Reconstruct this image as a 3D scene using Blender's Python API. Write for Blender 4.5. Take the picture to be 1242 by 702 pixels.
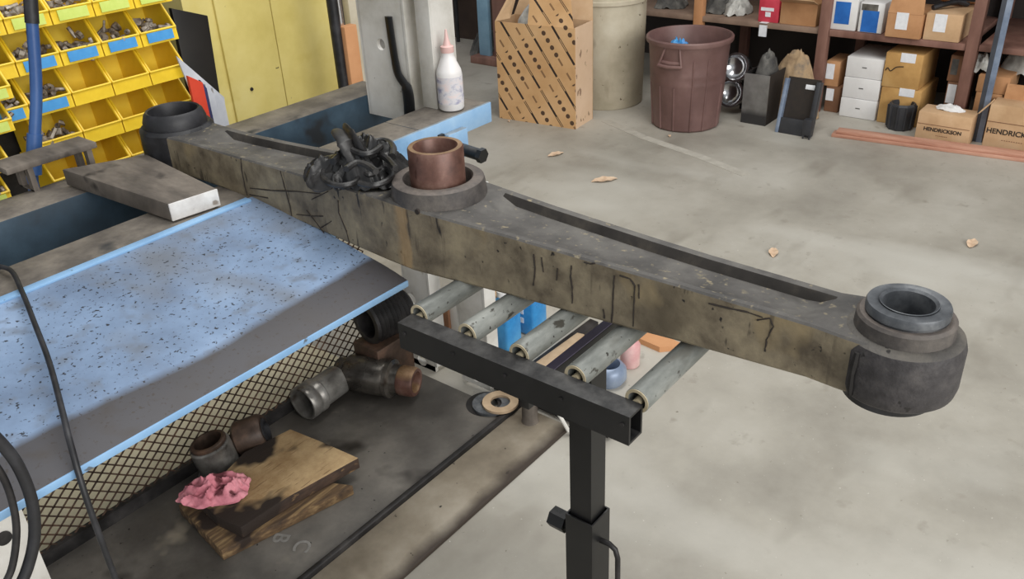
import bpy, bmesh, math, random
from mathutils import Vector, Matrix, noise
random.seed(7)
for o in list(bpy.data.objects): bpy.data.objects.remove(o, do_unlink=True)
COL = bpy.context.scene.collection
S = bpy.context.scene

# ---------------------------------------------------------------- camera, world, lights, exposure
CAM = Matrix(((0.6169448, -0.4048688, 0.6748781), (-0.7858341, -0.2701213, 0.5563265), (-0.0429403, -0.8735650, -0.4848096)))
O = Vector((0, 0, 1.6)); F = 1050.0
cd = bpy.data.cameras.new('camera'); cam = bpy.data.objects.new('camera', cd); COL.objects.link(cam)
cm = Matrix((CAM.col[0], -CAM.col[1], -CAM.col[2])).transposed().to_4x4(); cm.translation = O
cam.matrix_world = cm
cd.sensor_width = 36; cd.lens = 36 * F / 1242; cd.clip_start = .02
S.camera = cam
def at(x, y, ax, v):
    """point of the world plane (axis ax = v) seen at photograph pixel x, y"""
    r = CAM @ Vector(((x - 621) / F, (y - 351) / F, 1)); t = (v - O[ax]) / r[ax]
    return O + t * r
def Z(x, y, z=0.0): return at(x, y, 2, z)
def X(x, y, v): return at(x, y, 0, v)
def Y(x, y, v): return at(x, y, 1, v)

w = bpy.data.worlds.new('world'); S.world = w; w.use_nodes = True
w.node_tree.nodes['Background'].inputs[0].default_value = (.93, .97, 1.0, 1)
w.node_tree.nodes['Background'].inputs[1].default_value = .57
def area(name, loc, target, sx, sy, power, col=(1, 1, 1)):
    l = bpy.data.lights.new(name, 'AREA'); l.shape = 'RECTANGLE'; l.size = sx; l.size_y = sy; l.energy = power; l.color = col
    o = bpy.data.objects.new(name, l); COL.objects.link(o); o.location = loc
    o.rotation_euler = (Vector(target) - Vector(loc)).to_track_quat('-Z', 'Y').to_euler()
area('door_daylight', (-.2, -4.6, 2.9), (1.6, 1.5, .5), 5, 3.2, 330, (1, .98, .95))
area('ceiling_lamp', (2.2, 1.2, 4.2), (2.2, 1.2, 0), 3.0, 1.2, 90, (1, .98, .94))
S.view_settings.view_transform = 'Standard'; S.view_settings.look = 'None'
S.view_settings.exposure = 0.0; S.view_settings.gamma = 1; S.view_settings.use_curve_mapping = False

# ---------------------------------------------------------------- helpers
def c(r, g, b):
    f = lambda v: (v / 255 / 12.92) if v <= 10 else ((v / 255 + .055) / 1.055) ** 2.4
    return (f(r), f(g), f(b), 1)
class MB:
    def __init__(s): s.bm = bmesh.new()
    def box(s, x0, x1, y0, y1, z0, z1, bev=0.0, R=None, piv=None, seg=2):
        x0, x1 = sorted((x0, x1)); y0, y1 = sorted((y0, y1)); z0, z1 = sorted((z0, z1))
        r = bmesh.ops.create_cube(s.bm, size=1); vs = r['verts']; ce = Vector(((x0+x1)/2, (y0+y1)/2, (z0+z1)/2))
        for v in vs: v.co = Vector((v.co.x*(x1-x0), v.co.y*(y1-y0), v.co.z*(z1-z0))) + ce
        if bev > 0:
            es = list({e for v in vs for e in v.link_edges})
            q = bmesh.ops.bevel(s.bm, geom=es, offset=bev, segments=seg, affect='EDGES', profile=.5)
            vs = list({v for f in q['faces'] for v in f.verts} | {v for v in vs if v.is_valid})
        if R is not None:
            p = Vector(piv) if piv is not None else ce
            for v in vs: v.co = R @ (v.co - p) + p
        return vs
    def prism(s, pts, vec, bev=0.0):
        pts = [Vector(p) for p in pts]; vec = Vector(vec); n = len(pts)
        a = [s.bm.verts.new(p) for p in pts]; b = [s.bm.verts.new(p + vec) for p in pts]
        fs = [s.bm.faces.new(a[::-1]), s.bm.faces.new(b)]
        for i in range(n): fs.append(s.bm.faces.new((a[i], a[(i+1) % n], b[(i+1) % n], b[i])))
        bmesh.ops.recalc_face_normals(s.bm, faces=fs)
        if bev > 0:
            es = list({e for f in fs for e in f.edges})
            bmesh.ops.bevel(s.bm, geom=es, offset=bev, segments=2, affect='EDGES', profile=.5)
    def quad(s, pts): s.bm.faces.new([s.bm.verts.new(Vector(p)) for p in pts])
    def lathe(s, prof, c0=(0, 0, 0), axis=(0, 0, 1), n=40, closed=True, wob=0):
        q = Vector((0, 0, 1)).rotation_difference(Vector(axis).normalized()).to_matrix(); c0 = Vector(c0); rings = []
        for k, (r, z) in enumerate(prof):
            if r < 1e-6: rings.append([s.bm.verts.new(c0 + q @ Vector((0, 0, z)))]); continue
            rr = []
            for i in range(n):
                t = 2*math.pi*i/n; d = r * (1 + wob * noise.noise((math.cos(t)*2, math.sin(t)*2, z*20)))
                rr.append(s.bm.verts.new(c0 + q @ Vector((d*math.cos(t), d*math.sin(t), z))))
            rings.append(rr)
        fs = []; m = len(rings)
        for k in range(m if closed else m-1):
            a, b = rings[k], rings[(k+1) % m]
            for i in range(n):
                j = (i+1) % n
                if len(a) == 1 and len(b) == 1: break
                if len(a) == 1: fs.append(s.bm.faces.new((a[0], b[j], b[i])))
                elif len(b) == 1: fs.append(s.bm.faces.new((a[i], a[j], b[0])))
                else: fs.append(s.bm.faces.new((a[i], a[j], b[j], b[i])))
        bmesh.ops.recalc_face_normals(s.bm, faces=fs)
    def tube(s, path, r, n=10, caps=True, flat=1.0):
        P = [Vector(p) for p in path]; m = len(P); rad = r if isinstance(r, (list, tuple)) else [r]*m; rings = []
        up = Vector((0, 0, 1))
        for i in range(m):
            t = (P[min(i+1, m-1)] - P[max(i-1, 0)]).normalized()
            if i == 0:
                a = t.cross(up)
                if a.length < .05: a = t.cross(Vector((1, 0, 0)))
                a.normalize()
            else:
                a = (a - t * a.dot(t))
                a.normalize()
            b = t.cross(a)
            rings.append([s.bm.verts.new(P[i] + rad[i]*(math.cos(2*math.pi*k/n)*a + flat*math.sin(2*math.pi*k/n)*b)) for k in range(n)])
        fs = []
        for i in range(m-1):
            for k in range(n): fs.append(s.bm.faces.new((rings[i][k], rings[i][(k+1) % n], rings[i+1][(k+1) % n], rings[i+1][k])))
        if caps: fs.append(s.bm.faces.new(rings[0][::-1])); fs.append(s.bm.faces.new(rings[-1]))
        bmesh.ops.recalc_face_normals(s.bm, faces=fs)
    def loft(s, secs):
        R_ = [[s.bm.verts.new(Vector(p)) for p in q] for q in secs]; n = len(R_[0]); fs = []
        for i in range(len(R_)-1):
            for k in range(n): fs.append(s.bm.faces.new((R_[i][k], R_[i][(k+1) % n], R_[i+1][(k+1) % n], R_[i+1][k])))
        fs.append(s.bm.faces.new(R_[0][::-1])); fs.append(s.bm.faces.new(R_[-1]))
        bmesh.ops.recalc_face_normals(s.bm, faces=fs)
    def sheet(s, fn, nu, nv, th):
        """closed thin solid over a parametric sheet fn(u, v)"""
        top = [[Vector(fn(i/nu, j/nv)) for j in range(nv+1)] for i in range(nu+1)]
        nor = [[None]*(nv+1) for _ in range(nu+1)]
        for i in range(nu+1):
            for j in range(nv+1):
                a = top[min(i+1, nu)][j] - top[max(i-1, 0)][j]; b = top[i][min(j+1, nv)] - top[i][max(j-1, 0)]
                q = a.cross(b); nor[i][j] = q.normalized() if q.length > 1e-12 else Vector((0, 0, 1))
        A = [[s.bm.verts.new(top[i][j] + nor[i][j]*th/2) for j in range(nv+1)] for i in range(nu+1)]
        B = [[s.bm.verts.new(top[i][j] - nor[i][j]*th/2) for j in range(nv+1)] for i in range(nu+1)]
        fs = []
        for i in range(nu):
            for j in range(nv):
                fs.append(s.bm.faces.new((A[i][j], A[i+1][j], A[i+1][j+1], A[i][j+1])))
                fs.append(s.bm.faces.new((B[i][j], B[i][j+1], B[i+1][j+1], B[i+1][j])))
        for i in range(nu):
            fs.append(s.bm.faces.new((A[i][0], B[i][0], B[i+1][0], A[i+1][0]))); fs.append(s.bm.faces.new((A[i][nv], A[i+1][nv], B[i+1][nv], B[i][nv])))
        for j in range(nv):
            fs.append(s.bm.faces.new((A[0][j], A[0][j+1], B[0][j+1], B[0][j]))); fs.append(s.bm.faces.new((A[nu][j], B[nu][j], B[nu][j+1], A[nu][j+1])))
        bmesh.ops.recalc_face_normals(s.bm, faces=fs)
def wloc(o):
    v = Vector((0, 0, 0))
    while o is not None: v += o.location; o = o.parent
    return v
def make(name, mb, mat, origin, smooth=True, ang=38):
    bm = mb.bm
    bmesh.ops.translate(bm, verts=bm.verts, vec=-Vector(origin))
    if smooth:
        for f in bm.faces: f.smooth = True
        for e in bm.edges:
            if len(e.link_faces) == 2 and e.calc_face_angle(0) > math.radians(ang): e.smooth = False
    me = bpy.data.meshes.new(name); bm.to_mesh(me); bm.free()
    if mat: me.materials.append(mat)
    o = bpy.data.objects.new(name, me); COL.objects.link(o)
    return o
def part(name, mb, mat, parent, label=None, smooth=True, kind=None, ang=38):
    o = make(name, mb, mat, wloc(parent), smooth, ang); o.parent = parent
    if label: o['label'] = label
    if kind: o['kind'] = kind
    return o
def thing(name, label, cat, loc, group=None):
    o = bpy.data.objects.new(name, None); COL.objects.link(o); o.location = loc; o.empty_display_size = .05
    o['label'] = label; o['category'] = cat
    if group: o['group'] = group
    return o
def single(name, mb, mat, label, cat, loc, group=None, kind=None, smooth=True, ang=38):
    o = make(name, mb, mat, loc, smooth, ang); o.location = loc; o['label'] = label; o['category'] = cat
    if group: o['group'] = group
    if kind: o['kind'] = kind
    return o
def struct(name, mb, mat):
    o = make(name, mb, mat, (0, 0, 0)); o['kind'] = 'structure'; return o
def copy_tree(o, parent=None):
    q = o.copy(); COL.objects.link(q)
    if parent: q.parent = parent
    for ch in list(o.children): copy_tree(ch, q)
    return q
def text_part(name, body, size, mat, parent, M3, loc, label=None):
    cu = bpy.data.curves.new(name, 'FONT'); cu.body = body; cu.size = size; cu.align_x = 'CENTER'; cu.align_y = 'CENTER'; cu.extrude = .0004; cu.offset = .0008
    t = bpy.data.objects.new(name, cu); COL.objects.link(t)
    dg = bpy.context.evaluated_depsgraph_get(); me = bpy.data.meshes.new_from_object(t.evaluated_get(dg)); bpy.data.objects.remove(t)
    me.name = name; me.materials.clear(); me.materials.append(mat)
    off = Vector(loc) - wloc(parent)
    for v in me.vertices: v.co = M3 @ v.co + off
    o = bpy.data.objects.new(name, me); COL.objects.link(o); o.parent = parent
    if label: o['label'] = label
    return o
def smooth_path(pts, n=6):
    out = []
    for i in range(len(pts)-1):
        p0 = pts[max(i-1, 0)]; p1 = pts[i]; p2 = pts[i+1]; p3 = pts[min(i+2, len(pts)-1)]
        for k in range(n):
            t = k/n; out.append(.5*((2*p1) + (p2-p0)*t + (2*p0-5*p1+4*p2-p3)*t*t + (3*p1-p0-3*p2+p3)*t**3))
    out.append(pts[-1]); return out
FACE_MX = Matrix(((0, 0, -1), (-1, 0, 0), (0, 1, 0)))     # text on a face looking towards -x

# ---------------------------------------------------------------- materials
MATS = {}
def pm(name, stops, scale=8, rough=.6, metal=0, bump=.1, stretch=(1, 1, 1), specks=(), up=None, detail=6, rvar=.15, extra=None, bscale=None):
    m = bpy.data.materials.new(name); m.use_nodes = True; nt = m.node_tree; N = nt.nodes; L = nt.links
    b = N['Principled BSDF']; tc = N.new('ShaderNodeTexCoord'); mp = N.new('ShaderNodeMapping'); mp.inputs['Scale'].default_value = stretch
    L.new(tc.outputs['Object'], mp.inputs[0])
    nz = N.new('ShaderNodeTexNoise'); nz.inputs['Scale'].default_value = scale; nz.inputs['Detail'].default_value = detail; nz.inputs['Roughness'].default_value = .62
    L.new(mp.outputs[0], nz.inputs['Vector'])
    cr = N.new('ShaderNodeValToRGB'); L.new(nz.outputs['Fac'], cr.inputs[0])
    while len(cr.color_ramp.elements) < len(stops): cr.color_ramp.elements.new(.5)
    for i, col in enumerate(stops):
        e = cr.color_ramp.elements[i]; e.position = .32 + .36*i/max(1, len(stops)-1); e.color = col
    out = cr.outputs[0]
    def mix(out, fac, col):
        mx = N.new('ShaderNodeMix'); mx.data_type = 'RGBA'; L.new(out, mx.inputs[6]); L.new(fac, mx.inputs[0]); mx.inputs[7].default_value = col
        return mx.outputs[2]
    if up:
        g = N.new('ShaderNodeNewGeometry'); sp = N.new('ShaderNodeSeparateXYZ'); L.new(g.outputs['Normal'], sp.inputs[0])
        mr = N.new('ShaderNodeMapRange'); mr.inputs[1].default_value = .55; mr.inputs[2].default_value = .85; L.new(sp.outputs['Z'], mr.inputs[0])
        n2 = N.new('ShaderNodeTexNoise'); n2.inputs['Scale'].default_value = up[2]; n2.inputs['Detail'].default_value = 8; n2.inputs['Roughness'].default_value = .7; L.new(tc.outputs['Object'], n2.inputs['Vector'])
        r2 = N.new('ShaderNodeValToRGB'); r2.color_ramp.elements[0].position = .38; r2.color_ramp.elements[1].position = .68; r2.color_ramp.elements[0].color = up[0]; r2.color_ramp.elements[1].color = up[1]; L.new(n2.outputs[0], r2.inputs[0])
        mx = N.new('ShaderNodeMix'); mx.data_type = 'RGBA'; L.new(out, mx.inputs[6]); L.new(mr.outputs[0], mx.inputs[0]); L.new(r2.outputs[0], mx.inputs[7]); out = mx.outputs[2]
    for k, sp_ in enumerate(specks):
        sc, th, col = sp_[:3]; st = sp_[3] if len(sp_) > 3 else (1, 1, 1); soft = sp_[4] if len(sp_) > 4 else .03
        m2 = N.new('ShaderNodeMapping'); m2.inputs['Scale'].default_value = st; m2.inputs['Location'].default_value = (k*3.7+1.3, k*1.9, k*2.3); L.new(tc.outputs['Object'], m2.inputs[0])
        n2 = N.new('ShaderNodeTexNoise'); n2.inputs['Scale'].default_value = sc; n2.inputs['Detail'].default_value = 3; L.new(m2.outputs[0], n2.inputs['Vector'])
        mr = N.new('ShaderNodeMapRange'); mr.inputs[1].default_value = th; mr.inputs[2].default_value = th + soft; L.new(n2.outputs[0], mr.inputs[0])
        out = mix(out, mr.outputs[0], col)
    if extra: out = extra(N, L, tc, out, mix)
    L.new(out, b.inputs['Base Color'])
    b.inputs['Metallic'].default_value = metal
    mr = N.new('ShaderNodeMapRange'); mr.inputs[3].default_value = max(.02, rough - rvar); mr.inputs[4].default_value = min(1, rough + rvar); L.new(nz.outputs[0], mr.inputs[0]); L.new(mr.outputs[0], b.inputs['Roughness'])
    if bump:
        bp = N.new('ShaderNodeBump'); bp.inputs['Strength'].default_value = bump; bp.inputs['Distance'].default_value = .004
        if bscale:
            n3 = N.new('ShaderNodeTexNoise'); n3.inputs['Scale'].default_value = bscale; n3.inputs['Detail'].default_value = 5; L.new(tc.outputs['Object'], n3.inputs['Vector']); L.new(n3.outputs[0], bp.inputs['Height'])
        else: L.new(nz.outputs[0], bp.inputs['Height'])
        L.new(bp.outputs[0], b.inputs['Normal'])
    MATS[name] = m
    return m
def coordmix(axis, lo, hi, col, noise_amt=.03, nscale=8, lo2=None, hi2=None, strength=1.0):
    """stain that covers an interval of one object axis"""
    def f(N, L, tc, out, mix):
        sp = N.new('ShaderNodeSeparateXYZ'); L.new(tc.outputs['Object'], sp.inputs[0])
        nz = N.new('ShaderNodeTexNoise'); nz.inputs['Scale'].default_value = nscale; nz.inputs['Detail'].default_value = 5; L.new(tc.outputs['Object'], nz.inputs['Vector'])
        ma = N.new('ShaderNodeMath'); ma.operation = 'MULTIPLY_ADD'; L.new(nz.outputs[0], ma.inputs[0]); ma.inputs[1].default_value = noise_amt*2; L.new(sp.outputs[axis], ma.inputs[2])
        mr = N.new('ShaderNodeMapRange'); mr.inputs[1].default_value = lo + noise_amt; mr.inputs[2].default_value = hi + noise_amt; mr.inputs[4].default_value = strength; L.new(ma.outputs[0], mr.inputs[0])
        fac = mr.outputs[0]
        if lo2 is not None:
            m2 = N.new('ShaderNodeMapRange'); m2.inputs[1].default_value = lo2 + noise_amt; m2.inputs[2].default_value = hi2 + noise_amt; m2.inputs[3].default_value = 1; m2.inputs[4].default_value = 0; L.new(ma.outputs[0], m2.inputs[0])
            mu = N.new('ShaderNodeMath'); mu.operation = 'MULTIPLY'; L.new(fac, mu.inputs[0]); L.new(m2.outputs[0], mu.inputs[1]); fac = mu.outputs[0]
        return mix(out, fac, col)
    return f
DK = c(28, 24, 20)
concrete = pm('concrete', [c(138, 133, 123), c(168, 163, 152), c(188, 184, 174)], 1.1, .55, 0, .12, specks=[(2.2, .60, c(132, 126, 115), (1, 2.2, 1), .25), (18, .64, c(150, 144, 133), (1, 1, 1), .15), (60, .70, c(118, 112, 100), (1, 1, 1), .08), (90, .70, c(204, 200, 190), (1, 1, 1), .08), (.8, .58, c(192, 189, 180), (2.4, 1, 1), .2)], detail=11, bscale=60)
plate_m = pm('oily_steel_plate', [c(58, 54, 50), c(84, 80, 75), c(112, 107, 100)], 3.5, .5, .1, .15, specks=[(5, .6, c(38, 33, 29), (1, 1, 1), .1), (50, .7, c(30, 26, 22)), (7, .66, c(136, 128, 114), (1, 1, 1), .1)], detail=8)
plate2_m = pm('dusty_steel_plate', [c(104, 94, 80), c(134, 124, 108), c(158, 149, 134)], 4, .65, 0, .12, specks=[(4, .6, c(84, 72, 58), (1, 1, 1), .15), (40, .72, c(38, 32, 27))], detail=8, extra=coordmix(1, -.045, -.085, c(58, 48, 40), .02))
def beam_extra(N, L, tc, out, mix):
    out = coordmix(1, .002, .008, c(170, 140, 98), .010, 30, .024, .04, .5)(N, L, tc, out, mix)
    return out
beam_m = pm('greasy_cast_steel', [c(80, 70, 56), c(118, 107, 88), c(144, 132, 108)], 16, .6, 0, .35,
            specks=[(6, .56, c(84, 74, 58), (1, 1, .8), .15), (9, .62, c(140, 124, 94), (1, 1, .8), .14), (34, .66, c(34, 28, 23), (1, 1.6, .35), .06), (80, .68, c(30, 25, 21), (1, 1, .8), .05), (20, .64, c(52, 44, 36), (1, 2.4, .3), .12)],
            detail=10, extra=beam_extra, bscale=60)
beamtop_m = pm('dusty_beam_top', [c(62, 60, 58), c(84, 81, 78), c(104, 101, 96)], 10, .65, 0, .2, specks=[(70, .62, c(150, 138, 112), (1, 1, 1), .12), (12, .60, c(58, 55, 53), (1, 1, 1), .15), (40, .66, c(120, 112, 94), (1, 1, 1), .1)], detail=9, bscale=90)
hub_m = pm('dark_hub_steel', [c(42, 39, 40), c(60, 57, 58), c(80, 76, 75)], 30, .6, .1, .3, up=(c(74, 71, 68), c(100, 95, 88), 20), specks=[(40, .68, c(34, 31, 30))], bscale=160)
castgrey_m = pm('cast_grey', [c(56, 53, 52), c(78, 73, 70), c(100, 94, 88)], 24, .65, .1, .25, up=(c(84, 78, 75), c(118, 108, 100), 22), bscale=120)
rust_m = pm('rusted_sleeve', [c(78, 54, 47), c(104, 73, 63), c(134, 104, 92)], 16, .42, .3, .2, up=(c(120, 92, 64), c(158, 128, 98), 30), specks=[(30, .66, c(66, 38, 28), (1, 1, .5), .06)])
sleeve_m = pm('worn_sleeve', [c(66, 69, 73), c(90, 93, 97), c(124, 126, 128)], 25, .45, .3, .12)
rubber_m = pm('black_rubber', [c(20, 20, 22), c(34, 34, 37), c(52, 52, 56)], 18, .5, 0, .2)
blackpaint_m = pm('black_paint', [c(9, 9, 10), c(17, 17, 18), c(28, 27, 27)], 10, .42, 0, .06, up=(c(22, 22, 24), c(80, 79, 78), 16), specks=[(60, .72, c(60, 57, 55))])
rail_m = pm('worn_blue_rail', [c(30, 46, 58), c(40, 60, 75), c(58, 80, 96)], 6, .6, 0, .1, up=(c(88, 82, 76), c(134, 126, 115), 11), specks=[(9, .62, c(26, 32, 38), (1, 1, 1), .1)])
blueend_m = pm('light_blue_paint', [c(112, 150, 186), c(136, 174, 210), c(158, 190, 218)], 6, .5, 0, .08, up=(c(118, 124, 128), c(150, 172, 190), 9), specks=[(26, .7, c(70, 78, 84))])
tray_m = pm('blue_tray_paint', [c(106, 124, 150), c(124, 146, 176), c(142, 164, 194)], 5, .5, 0, .08, detail=9,
            specks=[(4, .50, c(112, 118, 128), (1.6, 1, 1), .25), (22, .56, c(106, 114, 126), (1, 1, 1), .2), (150, .625, c(44, 47, 54), (1, 1, 1), .05), (85, .70, c(38, 41, 48), (1, 1, 1), .02)],
            extra=coordmix(1, -.562, -.58, c(66, 60, 57), .035, 3, None, None, .93))
traylip_m = pm('tray_lip_paint', [c(120, 160, 200), c(146, 186, 222)], 9, .5, 0, .05, specks=[(30, .66, c(90, 100, 110))])
white_m = pm('dirty_white_paint', [c(176, 172, 162), c(206, 203, 196), c(222, 220, 215)], 5, .55, 0, .06, specks=[(12, .68, c(150, 138, 118), (1, 1, .4), .08), (50, .74, c(96, 86, 74))])
galv_m = pm('galvanised_roller', [c(96, 99, 96), c(128, 131, 127), c(160, 162, 157)], 22, .5, .25, .08, stretch=(.35, 1, 1), specks=[(60, .64, c(70, 68, 62), (.6, 1, 1), .06), (26, .6, c(108, 106, 98), (.4, 1, 1), .15), (110, .68, c(58, 56, 52))])
rollend_m = pm('roller_end', [c(176, 162, 132), c(204, 190, 160)], 30, .5, .2, .05)
wood_m = pm('sawn_wood', [c(46, 34, 27), c(66, 50, 40), c(86, 66, 52)], 6, .8, 0, .3, stretch=(1.2, 14, 8), up=(c(150, 120, 82), c(196, 168, 126), 9), specks=[(60, .60, c(128, 100, 68), (.25, 2.5, 1), .1), (7, .515, c(40, 29, 22), (.7, 1, 1), .06)])
wood2_m = pm('oil_soaked_wood', [c(58, 44, 32), c(98, 76, 52), c(150, 124, 86)], 6, .85, 0, .35, stretch=(1.2, 12, 8), specks=[(7, .56, c(42, 30, 22), (1, 1, 1), .06)])
slab_m = pm('grimy_slab', [c(70, 64, 58), c(98, 90, 82), c(122, 113, 103)], 7, .7, 0, .2, specks=[(10, .64, c(44, 38, 34), (1, 1, 1), .08)], stretch=(3, 1, 1))
whiteend_m = pm('white_dipped_end', [c(196, 192, 188), c(222, 220, 217)], 30, .7, 0, .4, specks=[(22, .68, c(150, 140, 130))])
pink_m = pm('pink_cloth', [c(168, 92, 104), c(214, 134, 146), c(230, 160, 168)], 16, .9, 0, .2, specks=[(14, .63, c(100, 48, 54), (1, 1, 1), .05)], bscale=120)
glove_m = pm('black_glove_rubber', [c(20, 20, 21), c(36, 35, 35), c(58, 56, 55)], 20, .42, 0, .15, bscale=90)
yellow_m = pm('yellow_bin_plastic', [c(226, 186, 30), c(242, 206, 48), c(248, 218, 70)], 6, .45, 0, .03)
yellowcab_m = pm('yellow_cabinet_paint', [c(206, 188, 106), c(220, 203, 124), c(228, 213, 140)], 3, .5, 0, .04, specks=[(5, .64, c(202, 180, 88), (1, 1, 1), .2), (30, .76, c(60, 50, 30))])
bluelabel_m = pm('blue_label', [c(60, 140, 205), c(84, 164, 222)], 20, .6, 0, 0)
greenlabel_m = pm('green_label', [c(196, 214, 98), c(216, 230, 126)], 20, .6, 0, 0)
fit_m = pm('small_fittings', [c(80, 70, 62), c(150, 140, 128), c(196, 188, 176)], 40, .5, .3, .2)
card_m = pm('cardboard', [c(172, 124, 84), c(190, 142, 100), c(202, 156, 114)], 5, .85, 0, .06, specks=[(8, .68, c(160, 112, 74), (1, 1, 1), .1)])
card2_m = pm('tan_cardboard', [c(186, 150, 112), c(203, 168, 130), c(214, 182, 146)], 5, .85, 0, .06)
card3_m = pm('golden_cardboard', [c(174, 132, 76), c(194, 152, 92), c(208, 168, 110)], 5, .85, 0, .06)
carddark_m = pm('dark_cardboard', [c(112, 78, 56), c(140, 100, 72)], 5, .85, 0, .06)
whitecard_m = pm('white_carton', [c(216, 214, 212), c(232, 231, 230)], 5, .8, 0, .04)
label_m = pm('white_label', [c(220, 222, 226), c(236, 237, 240)], 40, .7, 0, 0)
ink_m = pm('black_ink', [c(34, 28, 24), c(48, 40, 34)], 40, .8, 0, 0)
blueprint_m = pm('blue_print', [c(28, 92, 170), c(44, 114, 196)], 10, .5, 0, 0)
red_m = pm('red_carton', [c(190, 52, 70), c(210, 70, 88)], 10, .6, 0, 0)
darkwood_m = pm('brown_shelf_wood', [c(96, 66, 56), c(128, 92, 80), c(150, 114, 100)], 6, .75, 0, .15, stretch=(1, 1, .3))
board_m = pm('shelf_board', [c(120, 98, 84), c(150, 126, 108)], 6, .8, 0, .1)
redplank_m = pm('red_plank', [c(160, 112, 92), c(184, 134, 112), c(200, 154, 132)], 5, .75, 0, .15, stretch=(6, .6, 6))
can_m = pm('brown_plastic', [c(98, 72, 68), c(114, 86, 82), c(130, 102, 97)], 4, .45, 0, .05, specks=[(9, .68, c(132, 108, 102), (1, 1, .3), .1)])
drum_m = pm('beige_drum', [c(170, 160, 138), c(192, 182, 160), c(206, 198, 178)], 4, .6, 0, .06, specks=[(6, .62, c(140, 126, 104), (1, 1, .5), .12), (26, .7, c(110, 96, 78))])
bluebag_m = pm('blue_bag', [c(40, 120, 190), c(90, 170, 224)], 20, .4, 0, .2)
plastic_m = pm('translucent_bag', [c(150, 149, 144), c(192, 191, 185), c(222, 221, 216)], 14, .35, 0, .4)
rag_m = pm('grey_rag', [c(56, 55, 54), c(92, 90, 86), c(130, 126, 120)], 10, .9, 0, .3)
dark_m = pm('dark_steel', [c(24, 23, 23), c(42, 40, 40), c(64, 61, 60)], 12, .5, .3, .1)
chrome_m = pm('chrome', [c(180, 180, 182), c(220, 220, 222)], 12, .18, .95, 0, rvar=.05)
steel2_m = pm('dark_oily_steel', [c(46, 42, 38), c(78, 74, 69), c(112, 106, 98)], 10, .28, .6, .06, specks=[(10, .60, c(52, 38, 28), (1, 1, 1), .12)])
steel_m = pm('oily_machined_steel', [c(84, 80, 76), c(128, 125, 120), c(166, 163, 158)], 12, .32, .55, .06, specks=[(10, .62, c(60, 44, 32), (1, 1, 1), .12)])
rustdark_m = pm('dark_rusted_steel', [c(48, 38, 32), c(78, 62, 52), c(110, 84, 68)], 14, .5, .4, .2)
bluepipe_m = pm('blue_pipe', [c(44, 76, 128), c(62, 98, 152)], 8, .4, 0, .04)
bluegrey_m = pm('blue_grey_steel', [c(92, 104, 124), c(128, 142, 164), c(160, 172, 190)], 5, .4, .2, .05)
bottle_m = pm('white_bottle', [c(214, 210, 208), c(232, 230, 229)], 8, .4, 0, .03)
bottlelab_m = pm('bottle_label', [c(120, 120, 158), c(206, 204, 208), c(222, 204, 200)], 30, .6, 0, 0, stretch=(1, 1, 1.6))
pinkcap_m = pm('pink_nozzle', [c(206, 166, 160), c(222, 190, 184)], 10, .45, 0, 0)
jug_m = pm('blue_jug', [c(34, 118, 186), c(66, 152, 214), c(98, 176, 226)], 5, .3, 0, .02)
cream_m = pm('cream_panel', [c(202, 192, 162), c(220, 210, 182)], 3, .7, 0, .03)
purple_m = pm('purple_grey_bar', [c(94, 88, 112), c(120, 112, 134)], 6, .6, 0, .05)
basket_m = pm('charcoal_plastic', [c(42, 43, 47), c(58, 59, 63)], 8, .5, 0, .05)
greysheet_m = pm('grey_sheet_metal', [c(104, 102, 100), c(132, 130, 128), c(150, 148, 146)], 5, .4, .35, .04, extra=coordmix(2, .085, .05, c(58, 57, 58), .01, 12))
wall_m = pm('dark_wall', [c(48, 42, 40), c(66, 59, 55)], 3, .9, 0, .05)
leaf_m = pm('dry_leaf', [c(196, 164, 134), c(226, 200, 172)], 30, .8, 0, .1)
chalk_m = pm('chalk', [c(112, 109, 104), c(140, 137, 132)], 40, .9, 0, 0)
paper_m = pm('paper_white', [c(176, 180, 190), c(214, 216, 222)], 8, .7, 0, 0)
redpaint_m = pm('red_paint', [c(150, 34, 28), c(180, 48, 38)], 8, .45, 0, .03)
papred_m = pm('red_orange_folder', [c(206, 58, 34), c(224, 78, 50)], 8, .6, 0, 0)
papblue_m = pm('navy_folder', [c(40, 44, 84), c(62, 66, 110)], 8, .6, 0, 0)
glossblack_m = pm('gloss_black', [c(20, 18, 17), c(34, 31, 28)], 4, .45, 0, 0)
orangewood_m = pm('tan_board', [c(188, 132, 88), c(206, 152, 108)], 5, .8, 0, .1)
washer_m = pm('tan_washer', [c(170, 146, 118), c(196, 172, 142)], 20, .6, .1, .1)
tealpaint_m = pm('pale_blue_board', [c(112, 148, 172), c(140, 174, 196)], 5, .6, 0, .05)

# ---------------------------------------------------------------- the setting
b = MB(); b.box(-3, 6.2, -5, 9, -.1, 0); struct('floor', b, concrete)
b = MB(); b.box(5.62, 5.8, -4, 9, 0, 3.2); struct('wall_back', b, wall_m)
b = MB(); b.box(-1.5, 3.35, 3.75, 3.9, 0, 3.2); struct('wall_left', b, wall_m)
jl = [Z(734, 146, .0008), Z(780, 166, .0008), Z(850, 190, .0008), Z(905, 212, .0008)]
b = MB()
for p, q in zip(jl, jl[1:]):
    d = (q - p).normalized(); n_ = Vector((-d.y, d.x, 0)) * .028
    b.prism([p - n_ - Vector((0, 0, .0006)), q - n_ - Vector((0, 0, .0006)), q + n_ - Vector((0, 0, .0006)), p + n_ - Vector((0, 0, .0006))], (0, 0, .0012))
struct('trim_1', b, pm('filled_joint', [c(166, 161, 150), c(186, 181, 170)], 20, .8, 0, 0))

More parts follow.
